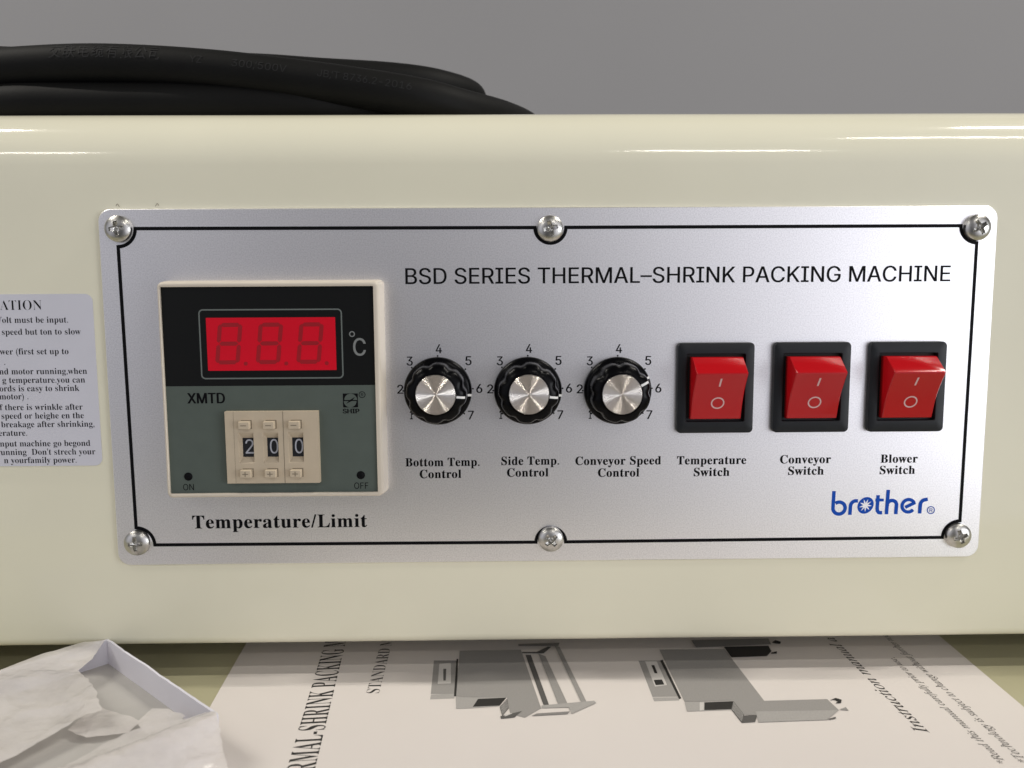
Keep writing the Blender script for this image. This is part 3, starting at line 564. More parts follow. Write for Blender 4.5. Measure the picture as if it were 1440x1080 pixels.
# knobs
for (kx, kz), ang, lab in zip(KN, (-7, -8, 24), (None, None, None)):
    ROT = math.radians(ang)
    def lobed(rad, amp, o, n=128):
        pts = []
        for i in range(n):
            a = 2 * math.pi * i / n
            c = 0.5 + 0.5 * math.cos(8 * (a - ROT))
            dip = 1 - c ** 0.6 if c > 0 else 1
            rr_ = rad - amp * (0.5 - 0.5 * math.cos(8 * (a - ROT))) ** 3
            pts.append((kx + rr_ * math.cos(a), kz + rr_ * math.sin(a)))
        return at(pts, o)
    mb = MB()
    mb.loops([lobed(9.75, .55, 2.5), lobed(9.7, .65, 5), lobed(9.5, .75, 8.2), lobed(9.3, .75, 9.0), lobed(8.9, 0.65, 9.6), lobed(8.3, 0.4, 10.05), lobed(7.0, 0.05, 10.6), lobed(6.5, 0, 10.7), lobed(6.35, 0, 10.5)], True, True)
    k = mb.build('control_knob', M['knob'], machine, smooth=50)
    mb = MB(); mb.loops([at(ring(kx, kz, q, 96), o) for q, o in ((10.9, 0.15), (10.95, 1.0), (10.75, 1.7), (10.2, 2.25), (9.0, 2.6))], True, True)
    mb.build('skirt', M['knob'], k, smooth=40)
    mb = MB(); mb.loops([at(ring(kx, kz, q, 96), o) for q, o in ((6.25, 10.45), (6.25, 11.0), (6.1, 11.15), (3.0, 11.05), (0.05, 10.95))], True, True)
    c_o = Vector((kx, -11.0, kz + ZP)); mb.v = [p - c_o for p in mb.v]
    mb.build('cap', M['cap'], k, smooth=30).location = c_o * S
    mb = MB()
    for r0, r1, o0, o1 in ((6.5, 8.0, 10.78, 10.4), (8.0, 9.15, 10.4, 9.55), (9.75, 10.9, 2.62, 1.9)):
        ca, sa = math.cos(ROT), math.sin(ROT); hw = .36
        q0 = [V(kx + rr0 * ca - s * hw * sa, kz + rr0 * sa + s * hw * ca, o) for rr0, s, o in ((r0, -1, o0), (r1, -1, o1), (r1, 1, o1), (r0, 1, o0))]
        q1 = [p + Vector((0, .35, 0)) for p in q0]
        mb.loops([q1, q0], True, True)
    mb.build('pointer_line', M['white'], k)

# rocker switches
for (bx, bz) in ((52.85, -0.1), (84.0, -0.1), (115.0, -0.15)):
    mb = MB(); W_, H_ = 24.8, 29.3
    outl = lambda i, o, rad=1.4: at(rr(bx, bz, W_ - 2 * i, H_ - 2 * i, rad), o)
    iw, ih = 18.9, 21.9
    inn = lambda i, o: at(rr(bx, bz + .1, iw - 2 * i, ih - 2 * i, .5), o)
    mb.loops([outl(0, 0.02), outl(0, 1.5), outl(.12, 1.9), outl(.3, 2.0), inn(-.15, 2.0), inn(0, 1.8), inn(0, 0.02)], False, False)
    sw = mb.build('rocker_switch', M['bezel_b'], machine, smooth=40)
    mb = MB(); mb.add(inn(-.05, 0.06), [tuple(range(28))]); mb.build('well', M['well'], sw)
    # rocker: side profile swept across its width
    hw = 8.1
    pr = [(10.0, 0.2), (10.0, 3.6), (9.85, 4.2), (9.5, 4.7), (5.75, 9.75), (5.5, 9.95), (5.2, 9.95)]
    for i in range(1, 13):
        t = i / 12.0; zz = 5.2 - 14.6 * t
        pr.append((zz, 9.95 - 7.1 * t - 1.0 * math.sin(math.pi * t)))
    pr += [(-9.9, 2.6), (-10.1, 2.1), (-10.1, 0.2)]
    def rp(sgn, inset, dv):
        out_ = []
        cz_ = 0
        for z, o in pr: out_.append(V(bx + sgn * (hw - inset), bz + .1 + z, max(.2, o - dv)))
        return out_
    mb = MB(); mb.loops([rp(-1, 0, .25), rp(-1, .25, 0), rp(1, .25, 0), rp(1, 0, .25)], True, True)
    mb.build('rocker', M['red'], sw, smooth=30)
    def face_o(z):             # height of the sloped face at z
        t = (5.2 - z) / 14.6; return 9.95 - 7.1 * t - 1.0 * math.sin(math.pi * t) + 0.05
    mb = MB(); zs = [3.7 - .38 * i for i in range(8)]
    vs = []; fs = []
    for z in zs: vs += [V(bx - .0 - .27 - .06 * (3.7 - z), bz + .1 + z, face_o(z)), V(bx + .27 - .06 * (3.7 - z), bz + .1 + z, face_o(z))]
    for i in range(7): fs.append((2 * i, 2 * i + 1, 2 * i + 3, 2 * i + 2))
    mb.add(vs, fs); mb.build('on_mark', M['mark'], sw)
    mb = MB(); ribbon(mb, ring(bx + .1, -4.6, 1.95, 40, 1.75), 0.42, lambda x, z: V(x, bz + .1 + z, face_o(z)), closed=True)
    mb.build('off_mark', M['mark'], sw)

# temperature controller
CX, CZ, CW, CH = -87.95, 0.75, 68.4, 68.0
mb = MB()
co = lambda i, o, rad=1.6: at(rr(CX, CZ, CW - 2 * i, CH - 2 * i, rad), o)
ci = lambda i, o: at(rr(-88.4, CZ - .1, 65.6 - 2 * i, 65.0 - 2 * i, .3), o)
mb.loops([co(-.45, 0.02), co(-.35, 2.5), co(0, 6.6), co(.12, 7.4), co(.4, 7.85), co(.75, 8.0), ci(-.2, 8.0), ci(0, 7.85), ci(0, 6.9)], False, False)
ctl = mb.build('temperature_controller', M['ivory'], machine, smooth=40)
FX0, FX1, FZ0, FZ1, FS = -121.3, -55.45, -31.9, 33.15, 2.3
mb = MB(); mb.box(FX0, FX1, FS, FZ1, 6.0, 7.0); mb.build('black_faceplate', M['face_k'], ctl)
mb = MB(); mb.box(FX0, FX1, FZ0, FS - .02, 6.0, 7.0); mb.build('grey_faceplate', M['face_g'], ctl)
mb = MB(); ribbon(mb, rr(-87.75, 15.35, 44.0, 21.4, 1.2), 0.42, on_panel(7.05), closed=True); mb.build('window_outline', M['face_l'], ctl)
mb = MB(); mb.loops([at(rr(-87.7, 15.35, 40.0, 16.5, .2), 6.99), at(rr(-87.7, 15.35, 40.0, 16.5, .2), 7.08)], False, True); mb.build('display_window', M['window'], ctl)
mb = MB()
sh = 0.115                                        # slant of the digits
def seg(cx, cz, pts): 
    mb.add([V(cx + x + (z) * sh, cz + z, 7.12) for x, z in pts], [tuple(range(len(pts)))])
for cx in (-100.9, -88.3, -75.7):
    cz = 15.55; a, b, t, g = 3.15, 6.45, 1.25, 0.22
    for zc in (b, 0, -b):
        hh = t / 2
        zc2 = zc - (hh if zc > 0 else -hh if zc < 0 else 0) 
        seg(cx, cz, [(-a + g + hh, zc2 + hh), (a - g - hh, zc2 + hh), (a - g, zc2), (a - g - hh, zc2 - hh), (-a + g + hh, zc2 - hh), (-a + g, zc2)])
    for sx in (-1, 1):
        for z0, z1 in ((0.25, b - .45), (-b + .45, -0.25)):
            x = sx * a; h2 = t / 2
            seg(cx, cz, [(x - h2, z0 + h2), (x, z0), (x + h2, z0 + h2), (x + h2, z1 - h2), (x, z1), (x - h2, z1 - h2)])
    mb.add([V(x, z, 7.12) for x, z in ring(cx + 5.0, cz - 6.3, .62, 14)], [tuple(range(14))])
mb.build('display_digits', M['segment'], ctl)
mb = MB(); bold(mb, 'C', 7.04, -62.3, -58.5, 11.6, 5.4, .09)
ribbon(mb, ring(-62.6, 18.3, .75, 20), .32, on_panel(7.05), closed=True)
mb.build('unit_mark', M['face_c'], ctl)
mb = MB(); bold(mb, 'XMTD', 7.04, -114.5, -103.0, -3.1, 3.25, .15)
mb.build('type_lettering', M['ink'], ctl)
mb = MB(); ink(mb, 'ON', on_panel(7.05), -117.3, -113.9, -30.9, 2.0); mb.build('state_lettering', M['ink'], ctl)
mb = MB(); ink(mb, 'OFF', on_panel(7.05), -63.2, -58.7, -30.9, 2.0); mb.build('state_lettering', M['ink'], ctl)
for x in (-115.5, -61.0):
    mb = MB(); mb.loops([at(ring(x, -26.5, q, 28), o) for q, o in ((1.3, 6.99), (1.3, 7.12), (1.0, 7.35), (.5, 7.5), (.05, 7.54))], False, True)
    tag(mb.build('indicator_lamp', M['ink'], ctl, smooth=60))
# the small square emblem and its name
mb = MB(); mb.add(at(rr(-63.65, -2.55, 4.7, 4.4, .05), 7.05), [tuple(range(28))])
mb.cur = 1
up = arc(-63.65 + .1, -2.4, 2.0, 0, 180, 18); lo = arc(-63.75, -2.75, 2.0, 180, 360, 18)
mb.add(at(up, 7.08), [tuple(range(19))]); mb.add(at(lo, 7.08), [tuple(range(19))])
mb.cur = 0
mb.add(at([(-65.0, -3.6), (-64.0, -2.5), (-62.1, -1.4), (-63.2, -2.7)], 7.11), [(0, 1, 2, 3)])
bold(mb, 'SHIP', 7.04, -66.1, -61.0, -6.6, 1.4, .1)
ribbon(mb, ring(-59.95, -.75, .95, 24), .2, on_panel(7.05), closed=True); ink(mb, 'R', on_panel(7.05), -60.3, -59.55, -1.25, 1.0)
mb.build('emblem', [M['ink'], M['face_g']], ctl)
# thumbwheel setter
TX0, TX1, TZ0, TZ1, TO = -102.6, -73.6, -28.4, -5.6, 9.0
cols = (-96.25, -88.55, -80.7)
wz1, wz0 = -12.2, -21.95; ww = 4.75
# block face with three window openings, built as a grid of flat pieces
mb = MB(); 
xs = [TX0]
for c in cols: xs += [c - ww / 2, c + ww / 2]
xs += [TX1]; zs = [TZ0, wz0, wz1, TZ1]
for i in range(len(xs) - 1):
    for j in range(3):
        if j == 1 and i % 2 == 1: continue
        mb.add([V(xs[i], zs[j], TO), V(xs[i + 1], zs[j], TO), V(xs[i + 1], zs[j + 1], TO), V(xs[i], zs[j + 1], TO)], [(0, 1, 2, 3)])
for (x0, z0, x1, z1) in ((TX0, TZ0, TX1, TZ0), (TX1, TZ0, TX1, TZ1), (TX1, TZ1, TX0, TZ1), (TX0, TZ1, TX0, TZ0)):
    mb.add([V(x0, z0, 7.0), V(x1, z1, 7.0), V(x1, z1, TO), V(x0, z0, TO)], [(0, 1, 2, 3)])
for c in cols:                                     # sloped sides of each window
    o_ = [(c - ww / 2, wz0), (c + ww / 2, wz0), (c + ww / 2, wz1), (c - ww / 2, wz1)]
    i_ = [(c - 1.55, -20.2), (c + 1.95, -20.2), (c + 1.95, -14.2), (c - 1.55, -14.2)]
    mb.loops([at(o_, TO), at(i_, 7.25)], False, False)
tw = mb.build('thumbwheel_setter', M['ivory_t'], ctl, fix=True)
mb = MB()
for x in (-84.5, -99.9):                          # seams between the segments
    if x > -90: mb.box(x - .1, x + .1, TZ0 - .02, TZ1 + .02, 8.8, 9.04)
    else: mb.box(x - .04, x + .04, TZ0 - .01, TZ1 + .01, 8.8, 9.03)
mb.build('seam', M['ivory_g'], ctl)
for c, d in zip(cols, '200'):
    mb = MB(); mb.box(c - 1.6, c + 2.0, -20.25, -14.15, 7.05, 7.3); mb.build('digit_drum', M['drum'], ctl)
    mb = MB(); ink(mb, d, on_panel(7.34), c - .75, c + 1.85, -19.2, 4.55); mb.build('digit_lettering', M['drum_n'], ctl)
    for zc, sign in ((-9.75, '-'), (-25.1, '+')):
        mb = MB(); bw, bh = 3.4, 2.4; xc = c - .15
        mb.add(at([(xc - 1.2, zc - 1.3), (xc + 2.2, zc - 1.3), (xc + 2.2, zc + 1.5), (xc - 1.2, zc + 1.5)], TO + .03), [(0, 1, 2, 3)])
        mb.build('button_slot', M['ivory_g'], ctl)
        mb = MB(); mb.loops([at(rr(xc + .1, zc, bw, bh, .2, 3), TO + .02), at(rr(xc + .1, zc, bw, bh, .2, 3), 10.7), at(rr(xc + .1, zc, bw - .3, bh - .3, .15, 3), 10.9)], False, True)
        mb.build('push_button', M['ivory_t'], ctl, smooth=40)
        mb = MB(); mb.add(at([(xc - .85, zc - .14), (xc + .95, zc - .14), (xc + .95, zc + .14), (xc - .85, zc + .14)], 10.94), [(0, 1, 2, 3)])
        if sign == '+': mb.add(at([(xc - .09, zc - .75), (xc + .19, zc - .75), (xc + .19, zc + .75), (xc - .09, zc + .75)], 10.96), [(0, 1, 2, 3)])
        mb.build('button_mark', M['ivory_g'], ctl)

for cx, cz, sg in ((-136.6, 58.6, 1), (-124.2, 58.7, -1)):
    mb = MB(); pts_ = [(cx + sg * 1.1 * t - .5 * sg, cz + .55 * math.sin(t * 4.2) + .25 * t) for t in [i / 10 for i in range(11)]]
    ribbon(mb, pts_, .16, on_panel(-1.2)); mb.build('metal_burr', M['ivory_g'], machine)
# paper label on the housing at the left
mb = MB(); LX0, LX1, LZ0, LZ1 = -232, -146.3, -24.4, 31.2
o0 = -1.25
mb.loops([at(rr((LX0 + LX1) / 2, (LZ0 + LZ1) / 2, LX1 - LX0, LZ1 - LZ0, 2.4), o) for o in (-1.45, o0)], True, True)
lab = mb.build('instruction_label', M['label'], machine)
tag(lab, 'white paper instruction label stuck on the cream housing')
mb = MB(); pl = on_panel(o0 + .05)
vs, _ = glyphs('speed but ton to slow', 'serif', -0.006)
XSC = 25.0 / (max(v.x for v in vs) - min(v.x for v in vs))
def lline(t, x1, z, tail=None):
    vs, _ = glyphs(t, 'serif', -0.006)
    wd = (max(v.x for v in vs) - min(v.x for v in vs)) * XSC
    ink(mb, t, pl, x1=x1, base=z, cap=1.95, width=wd, st='serif', off=-0.006)
ink(mb, 'OPERATION', pl, x1=-162.4, base=26.2, cap=3.1, xs=0.92, st='serif', off=-0.016)
for t, x1, z in (('Volt must be input.', -154.4, 22.1), ('speed but ton to slow', -150.6, 18.3), ('blower (first set up to', -154.9, 12.0), ('.', -175.3, 8.7),
                 ('and motor running,when', -149.4, 5.6), ('g temperature.you can', -150.2, 2.8), ('words is easy to shrink', -152.2, 0.1), ('motor) .', -168.7, -2.5),
                 ('If there is wrinkle after', -151.5, -6.0), ('speed or heighe en the', -151.3, -8.8), ('breakage after shrinking,', -148.1, -11.6), ('temperature.', -169.9, -14.4),
                 ('input machine go begond', -149.8, -17.9), ("running  Don't strech your", -148.3, -20.7), ('n yourfamily power.', -154.6, -23.4)):
    lline(t, x1, z)
mb.build('label_lettering', M['ink_soft'], lab)

# ------------------------------------------------------------------ power cable coiled on top of the machine
T = ZT
CR = 6.7
ctrl = [(-250, 70, T + CR), (-215, 40, T + CR), (-187, 31, T + CR - .2), (-163, 30, T + CR), (-115, 31, T + CR), (-75, 36, T + CR), (-45, 52, T + CR), (-36, 80, T + CR), (-60, 105, T + CR), (-130, 118, T + CR), (-230, 112, T + CR + 2),
        (-280, 85, T + CR + 9), (-255, 48, T + CR + 14), (-222, 37, T + 17.5), (-188, 32, T + 18.6), (-160, 30, T + 19.4), (-138, 30, T + 19.0), (-114, 30, T + 17.4), (-90, 30, T + 14.8), (-66, 31, T + 11.9), (-44, 33, T + 8.8), (-28, 42, T + CR), (-14, 60, T + CR), (-5, 82, T + CR), (-11, 106, T + CR), (-60, 128, T + CR + 8),
        (-160, 130, T + CR + 14), (-260, 112, T + CR + 16), (-290, 80, T + CR + 22), (-250, 60, T + 28), (-190, 52, T + 24.5), (-135, 52, T + 22.3), (-108, 54, T + 22.8), (-83, 56, T + 21.7), (-56, 60, T + 21), (-39, 67, T + 20.2), (-28, 82, T + 19.4), (-36, 104, T + 20), (-80, 118, T + 22), (-150, 110, T + 24), (-200, 100, T + 22)]
def catmull(P, n=12):
    P = [Vector(p) for p in P]; out_ = []
    for i in range(len(P) - 1):
        p0 = P[max(0, i - 1)]; p1 = P[i]; p2 = P[i + 1]; p3 = P[min(len(P) - 1, i + 2)]
        for k in range(n):
            t = k / n
            out_.append(0.5 * ((2 * p1) + (p2 - p0) * t + (2 * p0 - 5 * p1 + 4 * p2 - p3) * t * t + (3 * p1 - p0 - 3 * p2 + p3) * t ** 3))
    out_.append(P[-1]); return out_
path = catmull(ctrl)
def frames(path):
    fr = []
    for i, p in enumerate(path):
        d = (path[min(i + 1, len(path) - 1)] - path[max(i - 1, 0)]).normalized()
        side = d.cross(Vector((0, 0, 1))).normalized(); up_ = side.cross(d)
        fr.append((p, d, side, up_))
    return fr
FR = frames(path)
mb = MB(); mb.loops([[p + s_ * CR * math.cos(2 * math.pi * j / 28) + u_ * CR * math.sin(2 * math.pi * j / 28) for j in range(28)] for p, d, s_, u_ in FR], True, True)
cable = mb.build('power_cable', M['cable'], smooth=60)
tag(cable, 'thick black rubber power cable coiled on top of the cream machine', 'cable')
# raised print along the front turn
i0 = min(range(len(FR)), key=lambda i: (FR[i][0] - Vector((-222, 37, T + 17.5))).length)
i1 = min(range(len(FR)), key=lambda i: (FR[i][0] - Vector((-14, 60, T + CR))).length)
sub = FR[i0:i1]
cum = [0]
for a, b in zip(sub, sub[1:]): cum.append(cum[-1] + (b[0] - a[0]).length)
def s_at_x(x): return min(range(len(sub)), key=lambda i: abs(sub[i][0].x - x))
def on_cable(arc0):
    def f(s, h):
        import bisect
        k = min(len(sub) - 2, max(0, bisect.bisect(cum, s) - 1)); t = (s - cum[k]) / max(1e-6, cum[k + 1] - cum[k])
        p = sub[k][0].lerp(sub[k + 1][0], t); sd = sub[k][2].lerp(sub[k + 1][2], t).normalized(); u = sub[k][3].lerp(sub[k + 1][3], t).normalized()
        ang = math.radians(arc0) + h / CR
        q = sd * math.cos(ang) + u * math.sin(ang)
        return p + q * (CR + .1)
    return f
mb = MB()
def cprint(t, xa, xb, cap, arc0, space=1.0):
    a, b = cum[s_at_x(xa)], cum[s_at_x(xb)]
    ink(mb, t, on_cable(arc0), a, b, 0, cap, space=space)
cprint('\u4ea4\u8054\u7535\u7f06\u6709\u9650\u516c\u53f8', -166, -131, 3.0, 8, 1.15)
cprint('YZ', -121, -116, 2.5, 4)
cprint('300/500V', -106.5, -88, 2.5, 4)
cprint('JB/T 8736.2-2016', -77, -47, 2.5, 4)
mb.build('cable_lettering', M['cable_t'], cable)

# ------------------------------------------------------------------ instruction manual lying half under the machine
mb = MB()
th = math.radians(3.4)
c_ = [(-101.5, -112), (140.5, -112), (147.5, 82), (-114.0, 84)]
mb.loops([[Vector((x, y, z)) for x, y in c_] for z in (0.02, 0.36)], True, True)
man = mb.build('instruction_manual', M['paper'])
tag(man, 'printed instruction manual sheet with two machine pictures, tucked under the cream machine', 'manual')
ZM = 0.40
def on_paper(x_base, y0, slope):
    # text runs away from the viewer (+y), its top to the left (-x)
    return lambda s, h: Vector((x_base - h + slope * (s), y0 + s + slope * h, ZM))
mb = MB()
ink(mb, 'THERMAL-SHRINK PACKING MACHINE', on_paper(-66.0, -68.6, -0.083), 0, 122, 0, 7.6, st='serif', off=-0.003, space=1.05)
mb.build('heading_lettering', M['g5'], man)
mb = MB(); ink(mb, 'STANDARD MODEL', on_paper(-56.0, -12.6, -0.02), 0, 59, 0, 4.2, st='serif', off=-0.012)
mb.build('subheading_lettering', M['g5'], man)
mb = MB(); ink(mb, 'Instruction manual a', on_paper(107.1, -40.6, -0.018), 0, 66.5, 0, 3.7, st='italic', off=0.004)
mb.build('subtitle_lettering', M['g5'], man)
mb = MB(); ink(mb, '*Read this manual carefully prior to use.', on_paper(120.0, -56.6, 0.006), 0, 65.5, 0, 2.3, st='italic')
ink(mb, '*Technology is subject to change without further notice.', on_paper(126.2, -56.2, 0.006), 0, 89, 0, 2.5, st='italic')
mb.build('note_lettering', M['g5'], man)
P1 = [('g2', [[-40.3, 10.6], [-32.5, 10.4], [-31.4, -13.9], [-39.4, -13.7]]), ('g1', [[-39.3, -14.0], [-31.7, -13.7], [-31.7, -16.8], [-39.3, -17.2]]),
 ('g6', [[-38.2, 7.9], [-34.3, 8.3], [-33.4, -6.6], [-37.7, -6.8]]), ('g4', [[-36.6, 4.0], [-35.6, 4.0], [-35.2, -4.6], [-36.0, -4.6]]),
 ('g5', [[-32.5, 11.5], [-31.9, 11.5], [-31.0, -15.6], [-31.9, -15.4]]),
 ('g2', [[-31.7, 18.1], [-9.8, 18.4], [-4.6, -23.8], [-9.8, -29.4], [-14.2, -26.8], [-15.1, -16.6], [-28.8, -16.0], [-31.2, -15.5]]),
 ('g1', [[-31.3, -15.9], [-25.4, -16.3], [-15.1, -16.6], [-17.8, -22.2], [-25.8, -23.2], [-30.8, -23.5]]),
 ('g5', [[-24.2, -17.4], [-15.3, -16.8], [-17.4, -21.8], [-25.7, -22.3]]), ('g4', [[-17.4, -22.6], [-15.1, -17.6], [-14.6, -23.5], [-16.6, -28.3]]),
 ('g4', [[-17.2, -28.3], [-10.5, -25.3], [-13.0, -29.2], [-17.0, -29.9]]), ('g6', [[-15.6, -28.4], [-13.6, -26.8], [-13.9, -26.5], [-16.2, -28.2]]),
 ('g4', [[-8.3, 14.0], [-6.4, 13.9], [-2.1, -21.8], [-3.8, -21.7]]), ('g2', [[-3.7, 14.9], [-1.3, 12.7], [3.7, -21.1], [0.8, -21.8]]),
 ('g2', [[2.4, 21.5], [4.2, 20.3], [9.7, -20.0], [8.1, -20.8]]), ('g1', [[-4.4, -22.1], [12.2, -19.6], [12.7, -20.9], [4.4, -27.6], [3.9, -23.6], [-4.5, -23.8]]),
 ('g3', [[-7.8, -28.5], [3.2, -27.6], [4.1, -26.0], [-6.1, -27.0]]), ('g3', [[-10.6, 22.9], [4.5, 23.7], [3.8, 20.9], [-10.7, 21.2]]),
 ('g4', [[-9.4, 15.1], [-1.8, 14.9], [1.3, 20.4], [-0.1, 20.4], [-4.2, 16.2], [-9.4, 16.2]])]
P2 = [('g2', [[30.8, 8.6], [38.9, 8.4], [39.5, -17.4], [30.9, -17.4]]), ('g1', [[30.9, -17.7], [39.4, -17.7], [38.8, -19.8], [30.9, -20.2]]),
 ('g6', [[33.0, 7.9], [37.0, 7.8], [37.1, -9.5], [33.0, -10.5]]), ('g5', [[33.4, -5.9], [36.2, -5.7], [36.3, -9.2], [33.4, -9.6]]), ('g5', [[34.6, 4.9], [35.6, 4.9], [35.6, -1.2], [34.6, -1.2]]),
 ('g5', [[38.3, 8.4], [39.3, 9.0], [39.8, -18.5], [39.0, -19.1]]),
 ('g2', [[39.7, 17.2], [63.0, 17.3], [65.3, -20.8], [85.3, -20.2], [86.2, -27.1], [80.3, -32.9], [59.4, -33.8], [60.3, -29.4], [56.5, -29.3], [55.6, -20.5], [40.3, -20.7]]),
 ('g1', [[40.3, -20.9], [55.6, -20.8], [53.5, -26.2], [39.7, -26.9]]), ('g5', [[46.4, -21.4], [55.6, -20.9], [53.6, -25.8], [45.2, -26.2]]), ('g6', [[44.9, -21.3], [46.3, -21.3], [45.0, -26.2], [43.7, -26.5]]),
 ('g4', [[55.6, -20.9], [56.5, -29.3], [54.4, -34.0], [53.5, -26.2]]), ('g4', [[56.3, -29.8], [60.5, -29.4], [58.5, -33.6], [54.4, -34.0]]),
 ('g1', [[60.6, -27.4], [86.0, -27.3], [80.3, -32.9], [59.4, -33.8]]),
 ('g5', [[63.3, 18.7], [79.6, 19.2], [79.2, 14.7], [76.3, 10.7], [63.6, 10.0]]), ('g3', [[52.9, 24.7], [81.6, 25.4], [80.9, 20.3], [63.1, 19.1], [53.2, 18.2]]),
 ('g5', [[85.6, -21.3], [88.2, -19.7], [89.6, -20.9], [88.5, -23.0], [86.8, -23.1], [88.0, -21.9], [87.2, -20.8]]), ('g5', [[81.6, 21.7], [83.6, 23.9], [85.2, 22.4], [84.3, 20.5], [82.6, 20.9]]),
 ('g5', [[78.6, 13.4], [81.0, 14.4], [80.4, 12.5], [78.4, 12.3]]), ('g2', [[86.2, -27.1], [88.9, -25.6], [89.0, -27.6], [87.7, -27.3]]), ('g4', [[80.4, -32.7], [83.5, -31.3], [83.2, -32.2], [81.1, -32.9]])]
def slats(P, a0, a1, b0, b1, n):
    for i in range(n):
        t0, t1 = (i + .3) / n, (i + .62) / n
        mixp = lambda p, q, t: [p[0] + (q[0] - p[0]) * t, p[1] + (q[1] - p[1]) * t]
        P.append(('g6', [mixp(a0, a1, t0), mixp(b0, b1, t0), mixp(b0, b1, t1), mixp(a0, a1, t1)]))
slats(P1, [-17.2, -22.9], [-16.5, -28.0], [-15.2, -18.3], [-14.7, -23.4], 6)
slats(P2, [55.4, -21.4], [53.6, -26.4], [56.3, -29.2], [54.5, -33.7], 6)
keys = ['g1', 'g2', 'g3', 'g4', 'g5', 'g6']
for P in (P1, P2):
    mb = MB()
    for k, (g, pts) in enumerate(P):
        mb.cur = keys.index(g)
        mb.add([Vector((x, y, ZM - .02 + .012 * k)) for x, y in pts], [tuple(range(len(pts)))])
    bm_o = mb.build('printed_picture', [M[g] for g in keys], man, fix=False)
    for p in bm_o.data.polygons:
        if p.normal.z < 0: p.flip()

# ------------------------------------------------------------------ shallow card tray with torn tissue
A_ = Vector((-148.3, 1.0, 0)); U = Vector((0.727, -0.686, 0)).normalized(); W2 = Vector((-U.y, U.x, 0)) * -1
LU, LW = 73, 92
def TP(u, w, z): return A_ + U * u + W2 * w + Vector((0, 0, z))
def tbox(mb, u0, u1, w0, w1, z0, z1):
    mb.loops([[TP(u0, w0, z), TP(u1, w0, z), TP(u1, w1, z), TP(u0, w1, z)] for z in (z0, z1)], True, True)
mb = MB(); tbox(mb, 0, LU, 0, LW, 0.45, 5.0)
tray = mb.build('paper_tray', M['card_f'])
tag(tray, 'shallow white card tray with torn tissue lining, its corner against the machine', 'tray')
tk = 0.55
for (u0, u1, w0, w1) in ((0, LU, -tk, 0), (-tk, 0, -tk, LW), (LU, LU + tk, -tk, LW), (-tk, LU + tk, LW, LW + tk)):
    n_ = 40; ls = []; lng = (u1 - u0) > (w1 - w0)
    for i in range(n_ + 1):
        t = i / n_
        if lng: q = [(u0 + (u1 - u0) * t, w0), (u0 + (u1 - u0) * t, w1)]
        else: q = [(u0, w0 + (w1 - w0) * t), (u1, w0 + (w1 - w0) * t)]
        sd = u0 * .37 + w0 * .11
        dz = .22 * noise.noise(Vector((t * 9, sd, 0))) + 0.14 * noise.noise(Vector((t * 31, sd, 4)))
        bow = .5 * noise.noise(Vector((t * 4, sd, 8)))
        o_ = (Vector((0, 0, 0)) + (W2 if lng else U) * bow)
        ls.append([TP(*q[0], 0.45), TP(*q[1], 0.45), TP(*q[1], 9) + o_ * .6, TP(*q[1], 13.2 + dz) + o_, TP(*q[0], 13.4 + dz) + o_, TP(*q[0], 9) + o_ * .6])
    mb = MB(); mb.loops(ls, True, True); mb.build('side_wall', M['card'], tray, smooth=35)
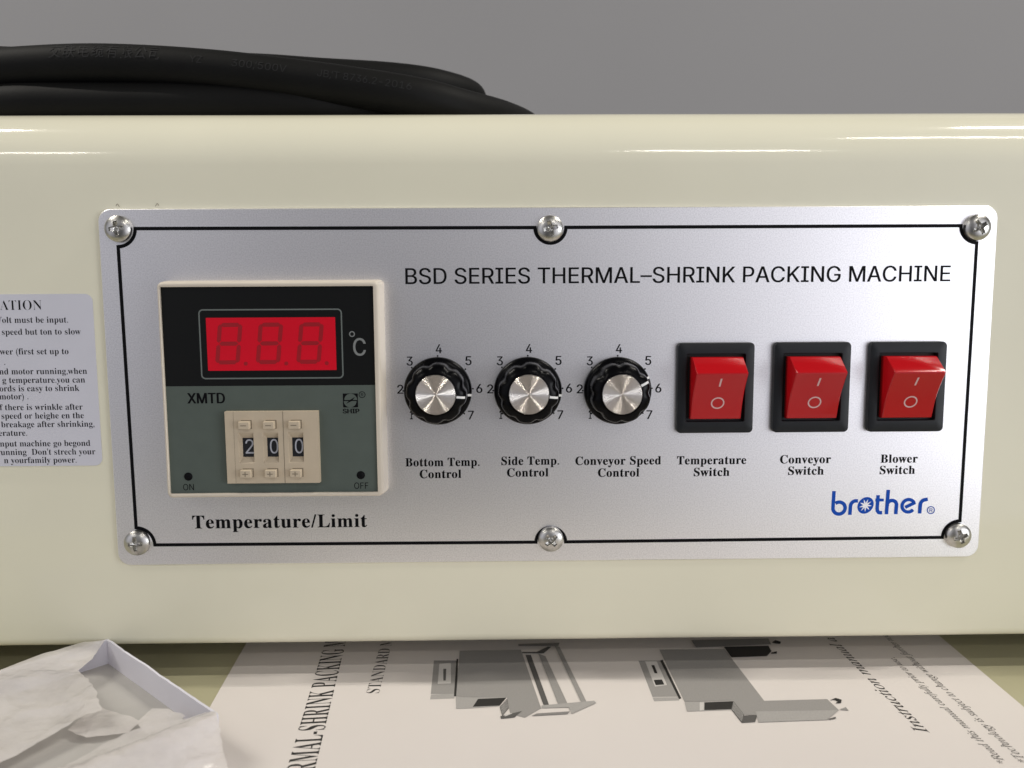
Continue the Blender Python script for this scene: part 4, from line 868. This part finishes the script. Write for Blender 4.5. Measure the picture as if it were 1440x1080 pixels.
def flap(name, pts, seed, amp, cuts=5, over=False):
    bm = bmesh.new(); vs = [bm.verts.new(Vector(p) * S) for p in pts]; f = bm.faces.new(vs)
    bmesh.ops.triangulate(bm, faces=[f])
    for _ in range(cuts): bmesh.ops.subdivide_edges(bm, edges=bm.edges[:], cuts=1, use_grid_fill=True)
    bmesh.ops.beautify_fill(bm, faces=bm.faces[:], edges=bm.edges[:])
    for v in bm.verts:
        p = v.co / S
        n = noise.noise(p * 0.06 + Vector((seed, 0, 0))); n2 = abs(noise.noise(p * 0.13 + Vector((0, seed, 0))))
        e = noise.noise_vector(p * 0.35 + Vector((0, 0, seed)))
        q = p + noise.noise_vector(p * 0.06) * 5
        q.z = seed * 7
        f1 = noise.voronoi(q * 0.055)[0]; f2 = noise.voronoi(q * 0.13)[0]
        fold = 1.5 * (f1[0] - .4) + .75 * (f2[0] - .4)
        d_ = (p - A_).dot(U)
        p += Vector((e.x * .5, e.y * .5, amp * min(1, max(.12, d_ / 11)) * (.6 * n + fold + .12 * e.z)))
        if over and d_ > LU - 2.5: p.z = max(p.z, 14.0 + .3 * e.z - .45 * max(0, abs(d_ - LU - .5) - 1.5))
        if -1.5 < d_ < LU + 1.5: p.z = max(p.z, 5.5)
        v.co = p * S
    me = bpy.data.meshes.new(name); bm.normal_update(); bm.to_mesh(me); bm.free(); me.materials.append(M['tissue'])
    for p in me.polygons:
        p.use_smooth = True
        if p.normal.z < 0: p.flip()
    o = bpy.data.objects.new(name, me); COL.objects.link(o); o.parent = tray
    return o
F1 = [(-175.5, -33.3, 13.8), (-170.2, -21.5, 13.8), (-163.0, -10.9, 13.9), (-154.2, -2.2, 14), (-148.2, -0.3, 13.8), (-146.8, -12.0, 13), (-148.0, -18.7, 11.5), (-142.4, -24.6, 12), (-135.2, -33.7, 12), (-129.1, -43.3, 11.5), (-134.3, -46.2, 10), (-139.2, -55.3, 9), (-144.9, -64.6, 8.5), (-150.1, -73.4, 8.5)]
SCP = [(-137.5, -36.9, 6.5), (-133.9, -33.5, 7.5), (-119.4, -40.1, 6.5), (-121.1, -45.3, 6.2), (-126.1, -48.1, 7), (-130.9, -49.1, 7), (-137.6, -45.7, 7.5)]
WH = [(-118.7, -44.8, 8), (-117.5, -38.0, 9), (-112.7, -39.0, 9), (-105.0, -44.6, 10), (-107.8, -48.9, 8), (-113.9, -50.5, 8)]
F2 = [(-95.3, -48.8, 13.8), (-98.0, -48.4, 13.8), (-102.5, -51.0, 13), (-109.1, -52.4, 12), (-116.5, -55.1, 11), (-122.2, -59.1, 10), (-129.2, -67.7, 9), (-127.0, -77.6, 9), (-81.3, -77.1, 8), (-87.9, -65.0, 11), (-92.2, -54.6, 13)]
flap('tissue_flap', F1, 1.3, 1.2)
flap('tissue_flap', SCP, 5.1, 0.5)
flap('tissue_flap', WH, 7.7, 0.5)
flap('tissue_flap', F2, 9.2, 1.3, over=True)
